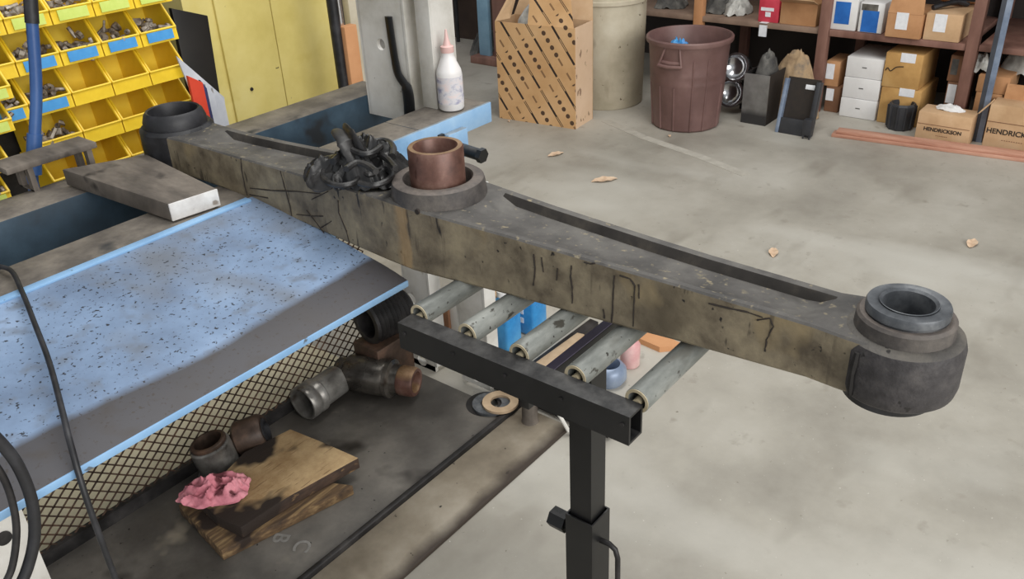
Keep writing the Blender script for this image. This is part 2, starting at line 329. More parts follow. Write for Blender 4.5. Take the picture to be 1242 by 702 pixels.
# floor plates under the press
t = b = MB(); b.box(.0, 1.60, 1.366, 1.93, 0, .019, .003)
fp1 = single('floor_plate', b, plate_m, 'dark oily steel floor plate under the wooden blocks and loose sleeves', 'plate', (.8, 1.6, 0))
for body, px, dx in (('B', (340, 652), 0), ('C', (366, 662), 0)):
    text_part('chalk_mark', body, .06, chalk_m, fp1, Matrix.Rotation(math.radians(205), 3, 'Z'), Z(px[0], px[1], .0198), 'chalk letter on the plate')
b = MB(); b.box(.0, 1.66, 1.345, 1.362, 0, .026, .003)
b.box(0, 1.66, 1.362, 1.366, 0, .012)
single('angle_iron', b, dark_m, 'dark steel strip standing along the edge of the oily floor plate', 'strip', (.8, 1.352, 0))
b = MB(); b.box(.0, 1.655, 1.17, 1.345, 0, .012, .002)
single('floor_plate', b, plate2_m, 'tan dusty steel floor plate beside the roller stand', 'plate', (.8, 1.26, 0))

# ---------------------------------------------------------------- press bench
pr = thing('press_bench', 'blue horizontal press bench with white columns and drip tray under the beam', 'press', (1.0, 1.7, 0))
b = MB(); b.box(-.3, 1.33, 1.515, 1.64, .72, .90, .004); b.box(1.33, 1.50, 1.515, 1.64, .72, .90, .004); b.box(1.50, 1.772, 1.515, 1.64, .85, .90, .004)
nr = part('rail', b, rail_m, pr)
b = MB(); b.box(1.15, 1.50, 1.505, 1.5145, .73, .901, .002); b.box(1.498, 1.775, 1.505, 1.5145, .845, .901, .002)
part('rail_face', b, blueend_m, pr, 'light blue painted rail face')
b = MB(); b.box(-.3, 1.75, 1.865, 1.99, .72, .90, .004); part('rail', b, rail_m, pr)
b = MB(); b.box(1.40, 1.43, 1.642, 1.863, .62, .76); part('cross_plate', b, rail_m, pr)
b = MB(); b.box(.98, 1.0, 1.642, 1.863, .55, .80); part('cross_plate', b, dark_m, pr)
def hole_plate(name, x, y0, y1, z0, z1, holes, mat, parent, thick=.012, depth=.05):
    """plate facing -x with round holes, and side flange"""
    bm = MB(); ys = sorted({y0, y1}); n = 20
    zs = [z0]; hs = sorted(holes, key=lambda h: h[1])
    for (hy, hz, hr) in hs: zs += [hz - hr*1.6, hz + hr*1.6]
    zs.append(z1)
    V = bm.bm.verts; Fc = bm.bm.faces
    for k in range(0, len(zs), 2): bm.box(x, x + thick, y0, y1, zs[k], zs[k+1])
    for (hy, hz, hr) in hs:
        za, zb = hz - hr*1.6, hz + hr*1.6
        def sq(t):
            dy, dz = math.cos(t), math.sin(t); cand = []
            if dy > 1e-9: cand.append((y1-hy)/dy)
            if dy < -1e-9: cand.append((y0-hy)/dy)
            if dz > 1e-9: cand.append((zb-hz)/dz)
            if dz < -1e-9: cand.append((za-hz)/dz)
            k = min(cand); return hy + dy*k, hz + dz*k
        ang = sorted([2*math.pi*i/24 for i in range(24)] + [math.atan2(zz-hz, yy-hy) % (2*math.pi) for yy in (y0, y1) for zz in (za, zb)])
        for xx in (x, x+thick):
            o_ = [V.new((xx, *sq(a))) for a in ang]; i_ = [V.new((xx, hy+hr*math.cos(a), hz+hr*math.sin(a))) for a in ang]
            for i in range(len(ang)):
                j = (i+1) % len(ang); Fc.new((o_[i], o_[j], i_[j], i_[i]))
            if xx == x: fi = i_
        for i in range(len(ang)):
            j = (i+1) % len(ang); Fc.new((fi[i], fi[j], i_[j], i_[i]))
    bm.box(x, x + depth, y1 - .001, y1 + .008, z0, z1); bm.box(x, x + depth, y0 - .008, y0 + .001, z0, z1)
    bmesh.ops.recalc_face_normals(bm.bm, faces=bm.bm.faces)
    return part(name, bm, mat, parent, smooth=False)
hp = X(462, 54, 1.65); hole_plate('column', 1.65, 1.69, 1.855, .845, 1.9, [(hp.y, hp.z, .016)], white_m, pr)
h1 = X(500, 363, 1.65); h2 = X(512, 437, 1.65); h3 = X(577, 456, 1.65)
hole_plate('column_foot', 1.65, 1.70, 1.80, .02, .70, [(h2.y, h2.z, .02), (h1.y+.005, h1.z, .02)], white_m, pr)
xr = Y(551, 40, 1.59).x
b = MB(); b.box(1.648, 1.654, 1.588, 1.639, .9005, 1.9, .001); b.box(1.654, xr, 1.588, 1.594, .9005, 1.9, .001); b.box(1.654, xr, 1.633, 1.639, .9005, 1.9); part('column', b, white_m, pr)
hole_plate('column_foot', 1.65, 1.475, 1.575, .02, .70, [(h3.y, h3.z, .02)], white_m, pr)
a = X(5, 648, .3); hl = Y(4, 652, 1.5)
b = MB(); b.box(.20, .358, 1.50, 1.512, .0, .70); part('leg', b, white_m, pr)
b = MB(); b.lathe([(0, 0), (.014, 0), (.014, .004), (0, .004)], (hl.x, 1.4995, hl.z), (0, -1, 0), 20, closed=False); part('leg_hole', b, dark_m, pr, 'dark hole in the white leg')
# base channel and gusset at the far end
b = MB(); b.box(1.67, 1.71, 1.05, 1.48, .10, .13, .003); part('base_rail', b, white_m, pr)
b = MB(); b.box(1.672, 1.70, 1.05, 1.48, .012, .10); part('base_web', b, dark_m, pr)
b = MB(); b.tube([Z(672, 492, .10), Z(690, 523, .015)], .006, 8); part('brace', b, white_m, pr)
# tray
def trayf(u, v):
    y = 1.512 - v*(1.512 - 1.047); z = .902 - .044*v - .012*max(0, (v-.75)/.25)**2
    return (.05 + u*(.967 + .035*max(0, 1-v*1.3) - .05), y, z)
b = MB(); b.sheet(trayf, 10, 16, .004); tr = part('drip_tray', b, tray_m, pr)
b = MB(); b.box(.05, .967, 1.044, 1.049, .836, .848, .001); b.box(.05, .967, 1.494, 1.514, .902, .907, .001)
part('tray_lip', b, traylip_m, tr)
# mesh guard
b = MB(); x0, x1, z0, z1 = .30, 1.60, .05, .50; cw, ch = .037, .0155; yy = 1.912
i = 0
def seg(b, p, q, wdt=.0022):
    d = (Vector(q) - Vector(p)).normalized(); n_ = Vector((-d.z, 0, d.x)) * wdt/2 * 1.6
    A = [Vector(p) - n_, Vector(q) - n_, Vector(q) + n_, Vector(p) + n_]; b.prism(A, (0, .003, 0))
nx = int((x1-x0)/cw); nz = int((z1-z0)/ch)
for i in range(nx):
    for k in range(nz):
        xa, za = x0 + i*cw, z0 + k*ch
        if k % 2: 
            seg(b, (xa, yy, za), (xa+cw/2, yy, za+ch)); seg(b, (xa+cw/2, yy, za+ch), (xa+cw, yy, za))
        else:
            seg(b, (xa+cw/2, yy, za), (xa, yy, za+ch)); seg(b, (xa+cw/2, yy, za), (xa+cw, yy, za+ch))
part('mesh_guard', b, rustdark_m, pr, kind='stuff', smooth=False)
b = MB(); b.box(.30, 1.6, 1.902, 1.922, .019, .055); b.box(.30, 1.6, 1.902, 1.922, .50, .54); part('guard_frame', b, dark_m, pr)
b = MB(); b.box(.25, 1.52, 1.95, 2.58, 0, .006); single('cream_sheet', b, cream_m, 'cream sheet lying on the floor behind the mesh guard', 'sheet', (.9, 2.25, 0))
# lug and pin on the rail end
b = MB(); b.box(1.575, 1.65, 1.485, 1.506, .79, .868, .003); part('lug', b, blueend_m, pr)
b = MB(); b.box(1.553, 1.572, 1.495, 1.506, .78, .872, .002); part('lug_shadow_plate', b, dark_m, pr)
b = MB(); b.tube([(1.605, 1.486, .825), (1.605, 1.41, .82)], .016, 14); b.tube([(1.605, 1.41, .82), (1.605, 1.396, .819)], .02, 6); part('pin', b, blackpaint_m, pr)

# ---------------------------------------------------------------- walking beam
AX = lambda s: 1.0618 - s*.0137
BYD = .2138
wb = thing('walking_beam', 'long greasy cast steel walking beam with three round hubs across the bench', 'beam', (1.05, 1.02, .895))
ss = [0, .03, .06, .1, .12, .14, .2, .3, .4, .5, .6, .68, .71, .74, .81, .88, .91, .94, 1.0, 1.1, 1.2, 1.3, 1.4, 1.47, 1.5, 1.53, 1.58, 1.637]
def itp(s, T):
    for (a, va), (b_, vb) in zip(T, T[1:]):
        if s <= b_: return va + (vb-va)*max(0, (s-a))/(b_-a)
    return T[-1][1]
HW = [(0, .070), (.06, .062), (.1, .055), (.3, .058), (.6, .072), (.81, .088), (.95, .080), (1.2, .066), (1.45, .058), (1.55, .06), (1.637, .068)]
ZB = [(0, .903), (.1, .897), (.4, .885), (.75, .877), (.85, .875), (1.1, .883), (1.35, .897), (1.637, .9005)]
ZT = [(0, .985), (.1, .982), (.4, .987), (.7, .996), (.85, 1.002), (1.1, .994), (1.35, .986), (1.637, .985)]
DP = [(.1, 0), (.125, 1), (.68, 1), (.72, 0), (.9, 0), (.94, 1), (1.47, 1), (1.5, 0)]
secs = []
for s in ss:
    w_, zb, zt, d = itp(s, HW), itp(s, ZB), itp(s, ZT), itp(s, DP); x = AX(s); y = BYD + s
    lip = .012 + .004*(1-d)
    P = [(-w_+.004, zb), (-w_, zb+.005), (-w_, zt-.003), (-w_+.003, zt), (-w_+lip, zt), (-w_+lip+.006, zt-.004*d), (-.01, zt-.010*d), (w_-.024, zt-.015*d), (w_-.019, zt-.003*d), (w_-.017, zt), (w_-.003, zt), (w_, zt-.003), (w_, zb+.005), (w_-.004, zb)]
    secs.append([(x+px, y, pz) for px, pz in P])
b = MB(); b.loft(secs); body = part('beam_body', b, beam_m, wb, ang=28)
body.data.materials.append(beamtop_m); body.data.materials.append(pm('lip_shade', [c(34, 30, 27), c(50, 46, 42), c(74, 68, 60)], 14, .8, 0, .2))  # last slot: shade under the back lip, painted as a dark wall colour
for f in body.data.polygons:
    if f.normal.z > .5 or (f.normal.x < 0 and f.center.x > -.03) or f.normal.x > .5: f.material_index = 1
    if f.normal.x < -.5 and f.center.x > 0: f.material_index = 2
# grease runs down the front face
b = MB()
def face_x(y): s = y - BYD; return AX(s) - itp(s, HW)
def facept(px, py):
    x = .98
    for _ in range(6):
        p = X(px, py, x); x = face_x(p.y)
    return X(px, py, x - .0006)
runs = [[(693, 322), (692, 335), (694, 348), (694, 368)], [(745, 334), (744, 352), (743, 372), (742, 391)], [(752, 334), (764, 338), (770, 346), (769, 370), (768, 396)], [(709, 318), (716, 320), (722, 319)], [(647, 308), (649, 325), (647, 346)], [(657, 312), (659, 330)], [(676, 325), (675, 340)],
        [(732, 375), (733, 386)], [(292, 192), (293, 205), (296, 222), (300, 237)], [(303, 228), (330, 231), (360, 232), (388, 235)], [(303, 236), (325, 240)], [(340, 207), (345, 226), (352, 250), (354, 262)], [(360, 260), (380, 262), (392, 262)], [(410, 243), (411, 258), (420, 280), (424, 296)],
        [(860, 368), (885, 374), (905, 378), (925, 385)], [(918, 388), (934, 386), (938, 396), (930, 412), (928, 426)], [(378, 242), (398, 232)], [(390, 276), (402, 268)], [(372, 255), (395, 285)], [(775, 345), (775, 362)]]
for r_ in runs:
    pts = [facept(*p) for p in r_]; fine = []
    for p, q in zip(pts, pts[1:]):
        for k in range(4):
            m_ = p.lerp(q, k/4); m_.y += random.uniform(-.0006, .0006); fine.append(m_)
    fine.append(pts[-1]); b.tube(fine, [random.uniform(.0007, .0016) for _ in fine], 6)
part('grease_runs', b, ink_m, body, 'black grease runs')
b = MB(); p = facept(506, 257); b.tube([p + Vector((.002, 0, 0)), p + Vector((-.001, 0, 0))], .005, 10); part('pin_hole', b, ink_m, body)
# right hub
hx, hy = 1.0618, .2138
b = MB(); b.lathe([(.03, .897), (.070, .897), (.076, .903), (.0785, .915), (.0785, .968), (.075, .980), (.066, .986), (.03, .986)], (hx, hy, 0), n=56, wob=.012); h = part('end_hub', b, hub_m, wb)
b = MB(); b.lathe([(.03, .885), (.060, .885), (.062, .897), (.03, .897)], (hx-.004, hy+.004, 0), n=48); part('seal_ring', b, rubber_m, wb)
b = MB(); b.lathe([(.04, .985), (.0625, .985), (.0615, 1.004), (.058, 1.008), (.04, 1.008)], (hx, hy, 0), n=56); part('collar', b, castgrey_m, wb)
b = MB(); b.lathe([(.036, .99), (.0515, 1.0), (.0515, 1.008), (.050, 1.010), (.036, 1.010)], (hx, hy, 0), n=56); part('groove_ring', b, rubber_m, wb)
b = MB(); b.lathe([(.0345, .93), (.047, .99), (.050, 1.009), (.0522, 1.011), (.0522, 1.020), (.0508, 1.023), (.037, 1.023), (.035, 1.022), (.0335, 1.017), (.0335, .93)], (hx, hy, 0), n=56); sl = part('bushing_sleeve', b, sleeve_m, wb)
b = MB(); b.lathe([(.0325, .91), (.0345, .91), (.0345, 1.0225), (.0365, 1.0245), (.0355, 1.025), (.032, 1.022), (.032, .91)], (hx, hy, 0), n=48); part('sleeve_liner', b, sleeve_m, sl)
b = MB(); b.lathe([(0, .905), (.036, .905), (.036, .908), (0, .908)], (hx, hy, 0), n=32, closed=False); part('bore_floor', b, ink_m, wb)
# weld seams on the hub edge
b = MB(); b.tube([(hx-.071, hy+.034, .972+.0), (hx-.0715, hy+.035, .955), (hx-.0705, hy+.036, .938), (hx-.071, hy+.035, .918), (hx-.0705, hy+.034, .905)], [.004, .0055, .004, .005, .003], 7); part('weld_bead', b, dark_m, wb)
# centre hub
cx, cy = AX(.81), BYD + .812
b = MB(); b.lathe([(.061, .97), (.061, 1.024), (.064, 1.029), (.079, 1.029), (.083, 1.026), (.085, 1.018), (.0865, 1.006), (.0875, .999), (.0878, .985), (.086, .97)], (cx, cy, 0), n=60, wob=.01); part('centre_hub', b, castgrey_m, wb)
b = MB(); b.lathe([(0, .990), (.0612, .990), (.0612, .996), (0, .996)], (cx, cy, 0), n=40, closed=False); part('hub_well', b, rubber_m, wb)
b = MB(); b.lathe([(.038, .94), (.038, 1.084), (.040, 1.087), (.048, 1.087), (.050, 1.084), (.050, .996), (.050, .99)], (cx, cy, 0), n=56); part('bushing_sleeve', b, rust_m, wb, 'rusty red-brown sleeve standing up in the centre hub')
b = MB(); b.lathe([(0, 1.0), (.0385, 1.0), (.0385, 1.003), (0, 1.003)], (cx, cy, 0), n=40, closed=False); part('bore_floor', b, rustdark_m, wb)
# left hub
lx, ly = AX(1.637), BYD + 1.637
b = MB(); b.lathe([(.04, .9005), (.076, .9005), (.083, .908), (.084, .96), (.083, .984), (.076, .992), (.04, .992)], (lx, ly, 0), n=48, wob=.05); part('end_hub', b, rubber_m, wb, 'dark hub end coated in grease')
b = MB(); b.lathe([(.055, .985), (.072, .992), (.0715, 1.004), (.066, 1.02), (.060, 1.026), (.056, 1.024), (.053, 1.01), (.052, .985)], (lx, ly, 0), n=48); part('seal_ring', b, rubber_m, wb)
b = MB(); b.lathe([(0, .99), (.054, .99), (.054, .995), (0, .995)], (lx, ly, 0), n=32, closed=False); part('bore_floor', b, ink_m, wb)

# ---------------------------------------------------------------- black gloves on the beam
gl = thing('work_gloves', 'crumpled pair of black rubber gloves on the beam beside the rusty sleeve', 'gloves', (1.03, 1.2, 1.0))
def crumple(cx, cy, cz, rx, ry, h, seed, nu=46, nv=46, amp=.018, th=.003, fr=34, rot=0):
    ca, sa = math.cos(rot), math.sin(rot)
    def f(u, v):
        a, q = u*2-1, v*2-1
        r = math.sqrt(a*a+q*q) + 1e-6; m = max(abs(a), abs(q)); a, q = a*m/r, q*m/r
        n1 = noise.noise((a*2.1+seed, q*2.1, seed)); n2 = noise.noise((a*4.3, q*4.3+seed, seed*2)); wx = .35*noise.noise((a*1.6, q*1.6, seed+3)); wy = .35*noise.noise((a*1.6, q*1.6, seed+4)); rd = 1.5*max(0, 1 - abs(noise.noise(((a+wx)*1.9+seed*3, (q+wy)*1.9, seed)))*3.2)**1.2 - .45 + .5*max(0, 1 - 3*abs(noise.noise(((a+wx)*3.6+seed, (q+wy)*3.6, seed+9))))
        rad = 1 + .22*noise.noise((a*1.5, q*1.5, seed+5))
        X_ = a*rx*rad + .25*rx*n2*.3; Y_ = q*ry*rad + .25*ry*n1*.3
        d = math.sqrt(a*a+q*q)
        z = h*max(0, 1-d**2.4) + amp*(rd*.8 + n1*.6 + n2*.5)*(1.05-.6*d)
        return (cx + ca*X_ - sa*Y_, cy + sa*X_ + ca*Y_, cz + max(z, .002))
    b = MB(); b.sheet(f, nu, nv, th); return b
b = crumple(1.035, 1.20, 1.0, .084, .084, .058, 3.3, 64, 64, amp=.020); part('palm', b, glove_m, gl, ang=70)
b = crumple(.99, 1.235, .998, .056, .066, .040, 9.7, 48, 48, amp=.018); part('palm', b, glove_m, gl, ang=70)
gp = lambda x, y, z: Z(x, y, z)
def finger(pts, rs): b = MB(); b.tube(smooth_path(pts, 4), [rs[min(len(rs)-1, i//4)]*(1+.22*noise.noise((i*.9, len(pts), 1))) for i in range((len(pts)-1)*4+1)], 12, flat=.45); part('finger', b, glove_m, gl)
finger([gp(436, 200, 1.04), gp(425, 184, 1.06), gp(416, 170, 1.08), gp(408, 158, 1.085)], [.017, .016, .013, .009])
finger([gp(446, 196, 1.04), gp(436, 178, 1.07), gp(425, 162, 1.08), gp(418, 155, 1.08)], [.015, .014, .012, .009])
def ring_fold(px, z, r, flat=.5):
    b = MB(); pts = [gp(x, y, z) for x, y in px]; fine = []
    for i in range(len(pts)-1):
        for k in range(4): fine.append(pts[i].lerp(pts[i+1], k/4))
    fine.append(pts[-1])
    for _ in range(3): fine = [fine[0]] + [(fine[i-1] + fine[i]*2 + fine[i+1])/4 for i in range(1, len(fine)-1)] + [fine[-1]]
    b.tube(fine, r, 8); part('cuff_roll', b, glove_m, gl)
ring_fold([(396, 203), (390, 211), (396, 221), (412, 226), (430, 223), (436, 214), (424, 209), (406, 208), (396, 203)], 1.022, .0055)
ring_fold([(436, 222), (452, 226), (468, 221), (478, 212), (470, 204), (458, 206), (448, 214), (440, 206), (424, 201), (412, 204)], 1.03, .0055)
ring_fold([(404, 196), (412, 188), (424, 186)], 1.05, .007)
ring_fold([(420, 205), (432, 196), (446, 200), (456, 208)], 1.062, .006)
ring_fold([(440, 178), (452, 172), (468, 170), (478, 178), (476, 190)], 1.05, .007)
ring_fold([(446, 192), (458, 186), (470, 192), (480, 204)], 1.052, .006)
ring_fold([(428, 182), (440, 188), (452, 186), (462, 178)], 1.064, .006)

# ---------------------------------------------------------------- roller stand
rs = thing('roller_stand', 'black roller stand with five grey rollers carrying the right end of the beam', 'stand', (1.0, .711, 0))
def sqtube(b, p0, p1, axis, w_, t_=.004):
    pass
def hollow_y(x0, x1, z0, z1, y0, y1, t_=.004):
    b = MB()
    b.box(x0, x1, y0, y1, z1-t_, z1); b.box(x0, x1, y0, y1, z0, z0+t_); b.box(x0, x0+t_, y0, y1, z0+t_, z1-t_); b.box(x1-t_, x1, y0, y1, z0+t_, z1-t_)
    return b
part('cross_bar', hollow_y(.832, .868, .812, .862, .488, .936), blackpaint_m, rs, smooth=False)
part('cross_bar', hollow_y(1.232, 1.268, .812, .862, .488, .936), blackpaint_m, rs, smooth=False)
for y in (.499, .604, .709, .815, .922):
    b = MB(); b.lathe([(.014, 0), (.0185, 0), (.0195, .001), (.0195, .355), (.0185, .356), (.014, .356)], (.870, y, .8625), (1, 0, 0), 28); ro = part('roller', b, galv_m, rs)
    b = MB(); b.lathe([(.0142, .0), (.0188, .0), (.0188, -.0012), (.0142, -.0012)], (.870, y, .8625), (1, 0, 0), 28); part('roller_rim', b, rollend_m, ro)
    b = MB(); b.tube([(.8685, y, .859), (1.232, y, .859)], .0065, 12); part('axle', b, rollend_m, ro)
    b = MB(); b.tube([(.8325, y, .845), (.8295, y, .845)], .0035, 8); part('axle_bolt', b, dark_m, rs)
def hollow_z(xc, yc, w_, z0, z1, t_=.003):
    b = MB(); h_ = w_/2
    b.box(xc-h_, xc-h_+t_, yc-h_, yc+h_, z0, z1); b.box(xc+h_-t_, xc+h_, yc-h_, yc+h_, z0, z1)
    b.box(xc-h_+t_, xc+h_-t_, yc-h_, yc-h_+t_, z0, z1); b.box(xc-h_+t_, xc+h_-t_, yc+h_-t_, yc+h_, z0, z1)
    return b
PX, PY = 1.05, .703
ta, tb_ = Z(667, 440, .80).y, Z(679, 444, .80).y
b = MB(); b.box(.868, 1.232, tb_, ta, .763, .80, .002); tb = part('tie_bar', b, blackpaint_m, rs)
b = MB(); b.box(.869, 1.231, tb_+.001, ta-.001, .80, .8015); part('tie_bar_top', b, purple_m, tb, 'worn purple-grey top of the tie bar')
b = MB(); b.box(PX-.03, PX+.03, PY-.03, PY+.03, .755, .764, .001); part('post_cap', b, blackpaint_m, rs)
part('post', hollow_z(PX, PY, .048, .2, .766), blackpaint_m, rs, smooth=False)
part('post_sleeve', hollow_z(PX, PY, .062, .03, .405), blackpaint_m, rs, smooth=False)
b = MB(); b.tube([(PX, PY+.03, .345), (PX, PY+.048, .345)], .012, 10); b.tube([(PX, PY+.048, .345), (PX, PY+.085, .345)], .022, 6); part('clamp_knob', b, blackpaint_m, rs)
b = MB(); b.tube([(PX, PY-.029, .345), (PX, PY-.05, .347), (PX, PY-.064, .34), (PX, PY-.07, .32), (PX, PY-.072, .2)], .0055, 10); part('pin_handle', b, dark_m, rs)
for a_ in (0, 90, 180, 270):
    b = MB(); R_ = Matrix.Rotation(math.radians(a_), 3, 'Z'); b.box(PX+.03, PX+.17, PY-.02, PY+.02, 0, .035, R=R_, piv=(PX, PY, 0)); part('foot', b, blackpaint_m, rs)

# ---------------------------------------------------------------- slab, bracket, cable, hose, bottle
def slab(name, pix, z, th, mat, label, cat, bev=.003):
    P = [Z(x, y, z) for x, y in pix]; b = MB(); b.prism([p - Vector((0, 0, th)) for p in P], (0, 0, th), bev)
    ce = sum(P, Vector()) / len(P); ce.z = z - th
    t_ = thing(name, label, cat, ce); part('board' if 'board' in name or 'block' in name else 'body', b, mat, t_); return t_, P
st, P = slab('steel_slab', [(75, 205), (178, 187), (262, 228), (203, 247)], .942, .0385, slab_m, 'grimy flat slab with a white end lying across the bench rails', 'slab')
d_ = (P[3]-P[0]).normalized()
b = MB(); b.prism([P[3]-Vector((0, 0, .038)), P[2]-Vector((0, 0, .038)), P[2]-Vector((0, 0, .001)), P[3]-Vector((0, 0, .001))], d_*.004, .0012); part('painted_end', b, whiteend_m, st, 'white end of the slab')
br = thing('steel_bracket', 'small grey steel bracket standing on the far bench rail by the blue pipe', 'bracket', (.82, 1.95, .9))
b = MB(); q0, q1 = Z(0, 191, .968), Z(108, 169, .968)
b.box(q0.x-.03, q1.x, 1.965, 2.045, .954, .968, .002); part('bracket_top', b, slab_m, br)
for x in (q1.x-.02, q0.x+.02):
    b = MB(); b.box(x-.006, x+.006, 1.968, 1.986, .9, .955); part('bracket_leg', b, slab_m, br)
    b = MB(); b.box(x-.006, x+.006, 2.022, 2.04, .9, .955); b.box(x-.006, x+.006, 1.968, 2.04, .9, .903); part('bracket_leg', b, slab_m, br)
b = MB(); cp = [Vector((.50, 1.66, .905)), Z(12, 327, .915), Z(26, 352, .915), Z(42, 392, .915), Z(60, 440, .905), Z(76, 500, .895), Z(86, 540, .878), Z(93, 572, .80), Z(105, 620, .62)]
e0 = cp[-2]
cp = cp[:7] + [Vector((.318, 1.02, .80)), Vector((.316, 1.015, .6)), Vector((.315, 1.012, .35)), Vector((.32, 1.02, .02))]
b.tube(smooth_path(cp), .0043, 10); single('black_cable', b, rubber_m, 'black cable running over the blue tray and hanging off its edge', 'cable', cp[-1])
hs = thing('hose_coil', 'black looped hose hanging at the lower left corner by the tray', 'hose', (.14, 1.0, .86))
def loop(pxs, yv, r, mat, name):
    b = MB(); b.tube(smooth_path([Y(x, y, yv) for x, y in pxs], 8), r, 12); return part(name, b, mat, hs)
loop([(-60, 500), (-30, 510), (0, 536), (22, 565), (38, 605), (42, 645), (36, 680), (22, 712), (-10, 745)], .985, .0072, rubber_m, 'hose')
loop([(-60, 530), (-25, 545), (0, 572), (14, 605), (20, 645), (14, 690), (-2, 720)], .992, .0045, dark_m, 'inner_hose')
bo = Z(548, 131, .9035)
bt = thing('squeeze_bottle', 'white plastic bottle with pink nozzle standing on the bench rail end', 'bottle', bo)
b = MB(); b.lathe([(0, 0), (.031, 0), (.034, .004), (.034, .095), (.032, .105), (.024, .122), (.019, .135), (.0165, .142), (.0165, .15), (0, .15)], bo, n=36, closed=False); part('bottle_body', b, bottle_m, bt)
b = MB(); b.lathe([(.0343, .018), (.0346, .018), (.0346, .09), (.0343, .09)], bo, n=36); part('paper_label', b, bottlelab_m, bt, 'printed label with blue marks')
b = MB(); b.lathe([(0, .15), (.0175, .15), (.0175, .165), (.011, .168), (.006, .185), (.0025, .208), (0, .208)], bo, n=24, closed=False); part('nozzle', b, pinkcap_m, bt)
b = MB(); lp = [X(x, y, 1.643) for x, y in [(471, 20), (475, 48), (480, 78), (484, 92), (493, 106), (496, 122), (497, 140)]]
b.tube(smooth_path(lp, 4), [.014]*8 + [.015]*8 + [.021]*9, 10, flat=.4); single('pry_bar', b, blackpaint_m, 'black cranked pry bar leaning on the white press column', 'bar', lp[-1])

# ---------------------------------------------------------------- things on the floor plates
ws, P = slab('wooden_block', [(216, 612), (300, 572), (428, 588), (268, 668)], .052, .033, wood2_m, 'lower weathered wooden board under the oil-stained block', 'board')
b = MB(); 
P = [Z(x, y, .088) for x, y in [(240, 606), (296, 548), (352, 520), (392, 536), (435, 555), (350, 602), (292, 640), (262, 626)]]
b.prism([p - Vector((0, 0, .035)) for p in P], (0, 0, .035), .003); ce = sum(P, Vector())/8; ce.z = .053
u_ = thing('wooden_block', 'oil-stained wooden block under the pink rag, upper of two', 'block', ce); part('block', b, wood_m, u_)
rp = Z(262, 597, .088)
b = crumple(rp.x, rp.y, .0895, .098, .058, .026, 8.1, 60, 60, amp=.021, th=.002, rot=math.radians(-45))
single('pink_rag', b, pink_m, 'crumpled dirty pink shop rag on the wooden block', 'rag', (rp.x, rp.y, .0885), ang=80)
# standing sleeve
p = Z(270, 572, .019)
t = thing('steel_sleeve', 'shiny standing steel sleeve left of the dark ring by the mesh', 'sleeve', p)
b = MB(); b.lathe([(.046, 0), (.064, 0), (.064, .006), (.058, .009), (.056, .012), (.056, .085), (.052, .09), (.046, .09)], p + Vector((0, 0, .012)), (-.12, .16, 1), 44); part('sleeve_body', b, steel_m, t)
b = MB(); b.lathe([(.038, .05), (.045, .05), (.050, .098), (.046, .101), (.039, .101)], p + Vector((0, 0, .012)), (-.12, .16, 1), 40)
b2 = MB(); b2.lathe([(0, .045), (.036, .045), (.036, .05), (0, .05)], p + Vector((0, 0, .012)), (-.12, .16, 1), 24, closed=False); part('bore', b2, ink_m, t); part('inner_ring', b, rustdark_m, t)
p = Z(313, 552, .019); t = thing('bushing_ring', 'dark rusty bushing ring lying beside the shiny standing sleeve', 'ring', p)
ax = Vector((.75, -.65, .25)).normalized(); c0 = p + Vector((-.03, .04, .055))
b = MB(); b.lathe([(.028, 0), (.046, 0), (.053, .008), (.053, .075), (.046, .085), (.028, .085)], c0, ax, 40); part('ring_body', b, rustdark_m, t)
b = MB(); b.lathe([(.024, .01), (.034, .01), (.036, .088), (.026, .09)], c0, ax, 32); part('inner_ring', b, rubber_m, t)
# lying sleeve
p = Z(352, 490, .019); q = Z(425, 468, .019); ax = ((q - p).normalized()*.62 + Vector((.55, .83, 0))*.38).normalized(); c0 = Z(364, 503, .019) + Vector((0, 0, .0555))
t = thing('steel_sleeve', 'open-ended steel sleeve lying against the mesh, black inside', 'sleeve', Vector((c0.x, c0.y, .019)))
c0 = c0 + Vector((-.005, -.03, 0)); b = MB(); b.lathe([(.047, 0), (.052, 0), (.055, .004), (.055, .03), (.052, .034), (.052, .04), (.055, .044), (.055, .06), (.049, .066), (.048, .15), (.044, .155), (.044, .066), (.047, .05)], c0, ax, 44); part('sleeve_body', b, steel_m, t)
b = MB(); b.lathe([(0, .05), (.046, .05), (.044, .056), (0, .056)], c0, ax, 24, closed=False); part('bore', b, ink_m, t)
# large arbor with rusted end
p0 = Z(424, 480, .019); p1 = Z(527, 476, .019); ax = ((p1 - p0).normalized()*.78 - Vector((.55, .83, 0))*.30).normalized(); c0 = p0 + Vector((.02, .06, .062)); Ln = (p1-p0).length
t = thing('press_arbor', 'large lying steel arbor with a rusty open end beside the sleeve', 'arbor', Vector((p0.x, p0.y, .019)))
b = MB(); b.lathe([(.02, 0), (.04, 0), (.044, .006), (.044, .03), (.040, .034), (.054, .036), (.058, .042), (.058, Ln*.62), (.055, Ln*.64), (.061, Ln*.65), (.061, Ln*.70), (.048, Ln*.72), (.046, Ln*.8), (.02, Ln*.8)], c0, ax, 44); part('arbor_body', b, steel2_m, t)
b = MB(); b.lathe([(.028, Ln*.6), (.044, Ln*.8), (.047, Ln*.82), (.047, Ln*.97), (.043, Ln), (.034, Ln), (.031, Ln*.97), (.029, Ln*.8)], c0, ax, 44); part('rusty_end', b, rust_m, t, 'rusty orange open end')
